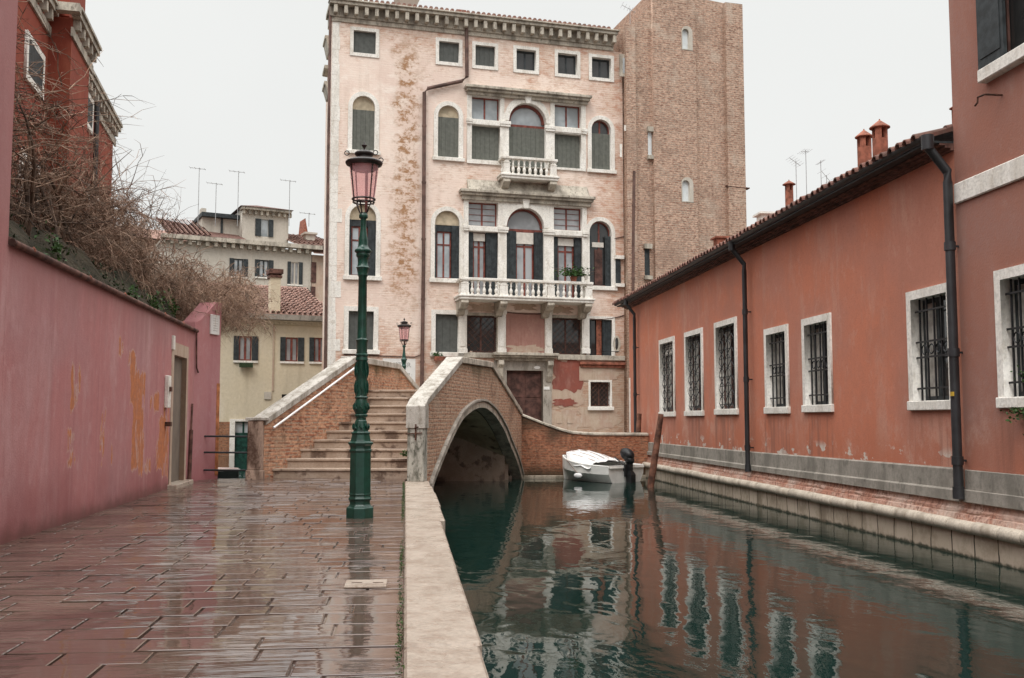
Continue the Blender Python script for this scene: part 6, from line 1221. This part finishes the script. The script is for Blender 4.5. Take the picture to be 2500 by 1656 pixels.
pole((1552, 1165), (1561, 1010), 'brown mooring pole standing behind the boat against the wall corner'); pole((1588, 1190), (1614, 1011), 'leaning brown mooring pole at the boat stern, nearest the quay')
# ------------------------------------------------------------------ small things on the quay
a, c = hitz(843, 1434, .004), hitz(942, 1417, .004)
hc = MB().box(-.138, .138, -.135, .135, -.01, .006).build('drain_cover_stone', T['kerb'], None, bevel=.004); hc.location = ((a.x+c.x)/2, (a.y+c.y)/2, .004); tag(hc, 'pale stone hatch cover set in the wet paving', 'hatch cover')
for dx in (-.06, .08): MB().box(dx-.035, dx+.035, -.006, .004, .0062, .009).build('slot', T['rust'], hc)
def edge(q):
    y = 4.2+q.random()**1.4*13.3; return (q.gauss(-.035, .018)-(.05*abs(q.gauss(0, 1)) if q.random() < .12 else 0), y, .002+abs(q.gauss(0, .008)))
def edge2(q):
    y = q.choice([4.9, 5.3, 6.3, 7.6, 8.4, 11.5, 12.3, 13.2, 14.2, 15.2, 16.2, 16.8])+q.gauss(0, .45); return (q.gauss(-.02, .010), y, .000+abs(q.gauss(0, .007)))
lv = leaves(1500, edge2, .008, 'edge_weeds', 'leaf', None, 3, 1.); tag(lv, 'green moss and tiny weeds in the joint along the kerb', kind='stuff')
def tuft(loc, label, s=.10, n=90, seed=1):
    o = leaves(n, lambda q: (q.gauss(0, s), q.gauss(0, s*.7), abs(q.gauss(0, s*.8))), .03, 'weed_tuft', 'leaf', None, seed, 1.); o.location = loc; tag(o, label, 'weed', 'weeds on the bridge steps')
p = hitz(690, 1140, .172); tuft((p.x, p.y-.02, .172), 'small green weed on the left end of the lowest bridge step', .07, 80, 2)
p = hity(993, 1108, 18.9); tuft((p.x, p.y, p.z-.04), 'green weed growing by the right bridge pillar on the steps', .06, 90, 3)
# ------------------------------------------------------------------ camera, light, world
cam = bpy.data.cameras.new('camera'); co_ = bpy.data.objects.new('camera', cam); COL.objects.link(co_); SC.camera = co_
Mx = Matrix((RT, UP, -FW)).transposed().to_4x4(); Mx.translation = EYE; co_.matrix_world = Mx
cam.sensor_width = 36; cam.lens = 36*F0/2500; cam.clip_end = 1000; cam.clip_start = .05
EL, AZ = radians(52), radians(205)   # sun veiled behind cloud, high behind the viewer's left shoulder
sd_ = bpy.data.lights.new('sun', 'SUN'); sd_.energy = 1.1; sd_.angle = radians(25); sd_.color = (1, .965, .92); so = bpy.data.objects.new('sun', sd_); COL.objects.link(so)
dv = Vector((sin(AZ)*cos(EL), cos(AZ)*cos(EL), sin(EL))); so.rotation_euler = dv.to_track_quat('Z', 'Y').to_euler()
wd = bpy.data.worlds.new('World'); SC.world = wd; wd.use_nodes = True; nt = wd.node_tree; bg = nt.nodes['Background']
sk = nt.nodes.new('ShaderNodeTexSky'); sk.sky_type = 'NISHITA'; sk.sun_disc = False; sk.sun_elevation = EL; sk.sun_rotation = AZ; sk.air_density = 1; sk.dust_density = 6
hs = nt.nodes.new('ShaderNodeHueSaturation'); hs.inputs['Saturation'].default_value = .12; nt.links.new(sk.outputs[0], hs.inputs['Color'])
tc = nt.nodes.new('ShaderNodeTexCoord'); sp = nt.nodes.new('ShaderNodeSeparateXYZ'); nt.links.new(tc.outputs['Generated'], sp.inputs[0])
rp = nt.nodes.new('ShaderNodeValToRGB'); nt.links.new(sp.outputs[2], rp.inputs[0]); cr = rp.color_ramp
cr.elements[0].position = 0.; cr.elements[0].color = (.79, .80, .785, 1); cr.elements[1].position = 1.; cr.elements[1].color = (3.3, 3.3, 3.26, 1)
for p_, v in ((.40, (.82, .83, .815)), (.52, (1.3, 1.31, 1.30)), (.75, (2.5, 2.5, 2.47))): e_ = cr.elements.new(p_); e_.color = (*v, 1)
bg2 = nt.nodes.new('ShaderNodeBackground'); cn = nt.nodes.new('ShaderNodeTexNoise'); nt.links.new(tc.outputs['Generated'], cn.inputs['Vector']); cn.inputs['Scale'].default_value = 2.2; cn.inputs['Detail'].default_value = 4; cm = nt.nodes.new('ShaderNodeMapRange'); nt.links.new(cn.outputs['Fac'], cm.inputs[0]); cm.inputs[1].default_value = .3; cm.inputs[2].default_value = .7; cm.inputs[3].default_value = .98; cm.inputs[4].default_value = 1.035; cx2 = nt.nodes.new('ShaderNodeVectorMath'); cx2.operation = 'SCALE'; nt.links.new(rp.outputs[0], cx2.inputs[0]); nt.links.new(cm.outputs[0], cx2.inputs[3]); nt.links.new(cx2.outputs[0], bg2.inputs[0]); bg2.inputs[1].default_value = .93
nt.links.new(hs.outputs[0], bg.inputs[0]); bg.inputs[1].default_value = .012
ad = nt.nodes.new('ShaderNodeAddShader'); nt.links.new(bg.outputs[0], ad.inputs[0]); nt.links.new(bg2.outputs[0], ad.inputs[1]); nt.links.new(ad.outputs[0], nt.nodes['World Output'].inputs[0])
vs = SC.view_settings; SC.display_settings.display_device = 'sRGB'; vs.view_transform = 'Standard'; vs.look = 'None'; vs.exposure = .10; vs.gamma = 1.; vs.use_curve_mapping = False
SC.cycles.max_bounces = 6; SC.cycles.transparent_max_bounces = 8; SC.cycles.use_denoising = True
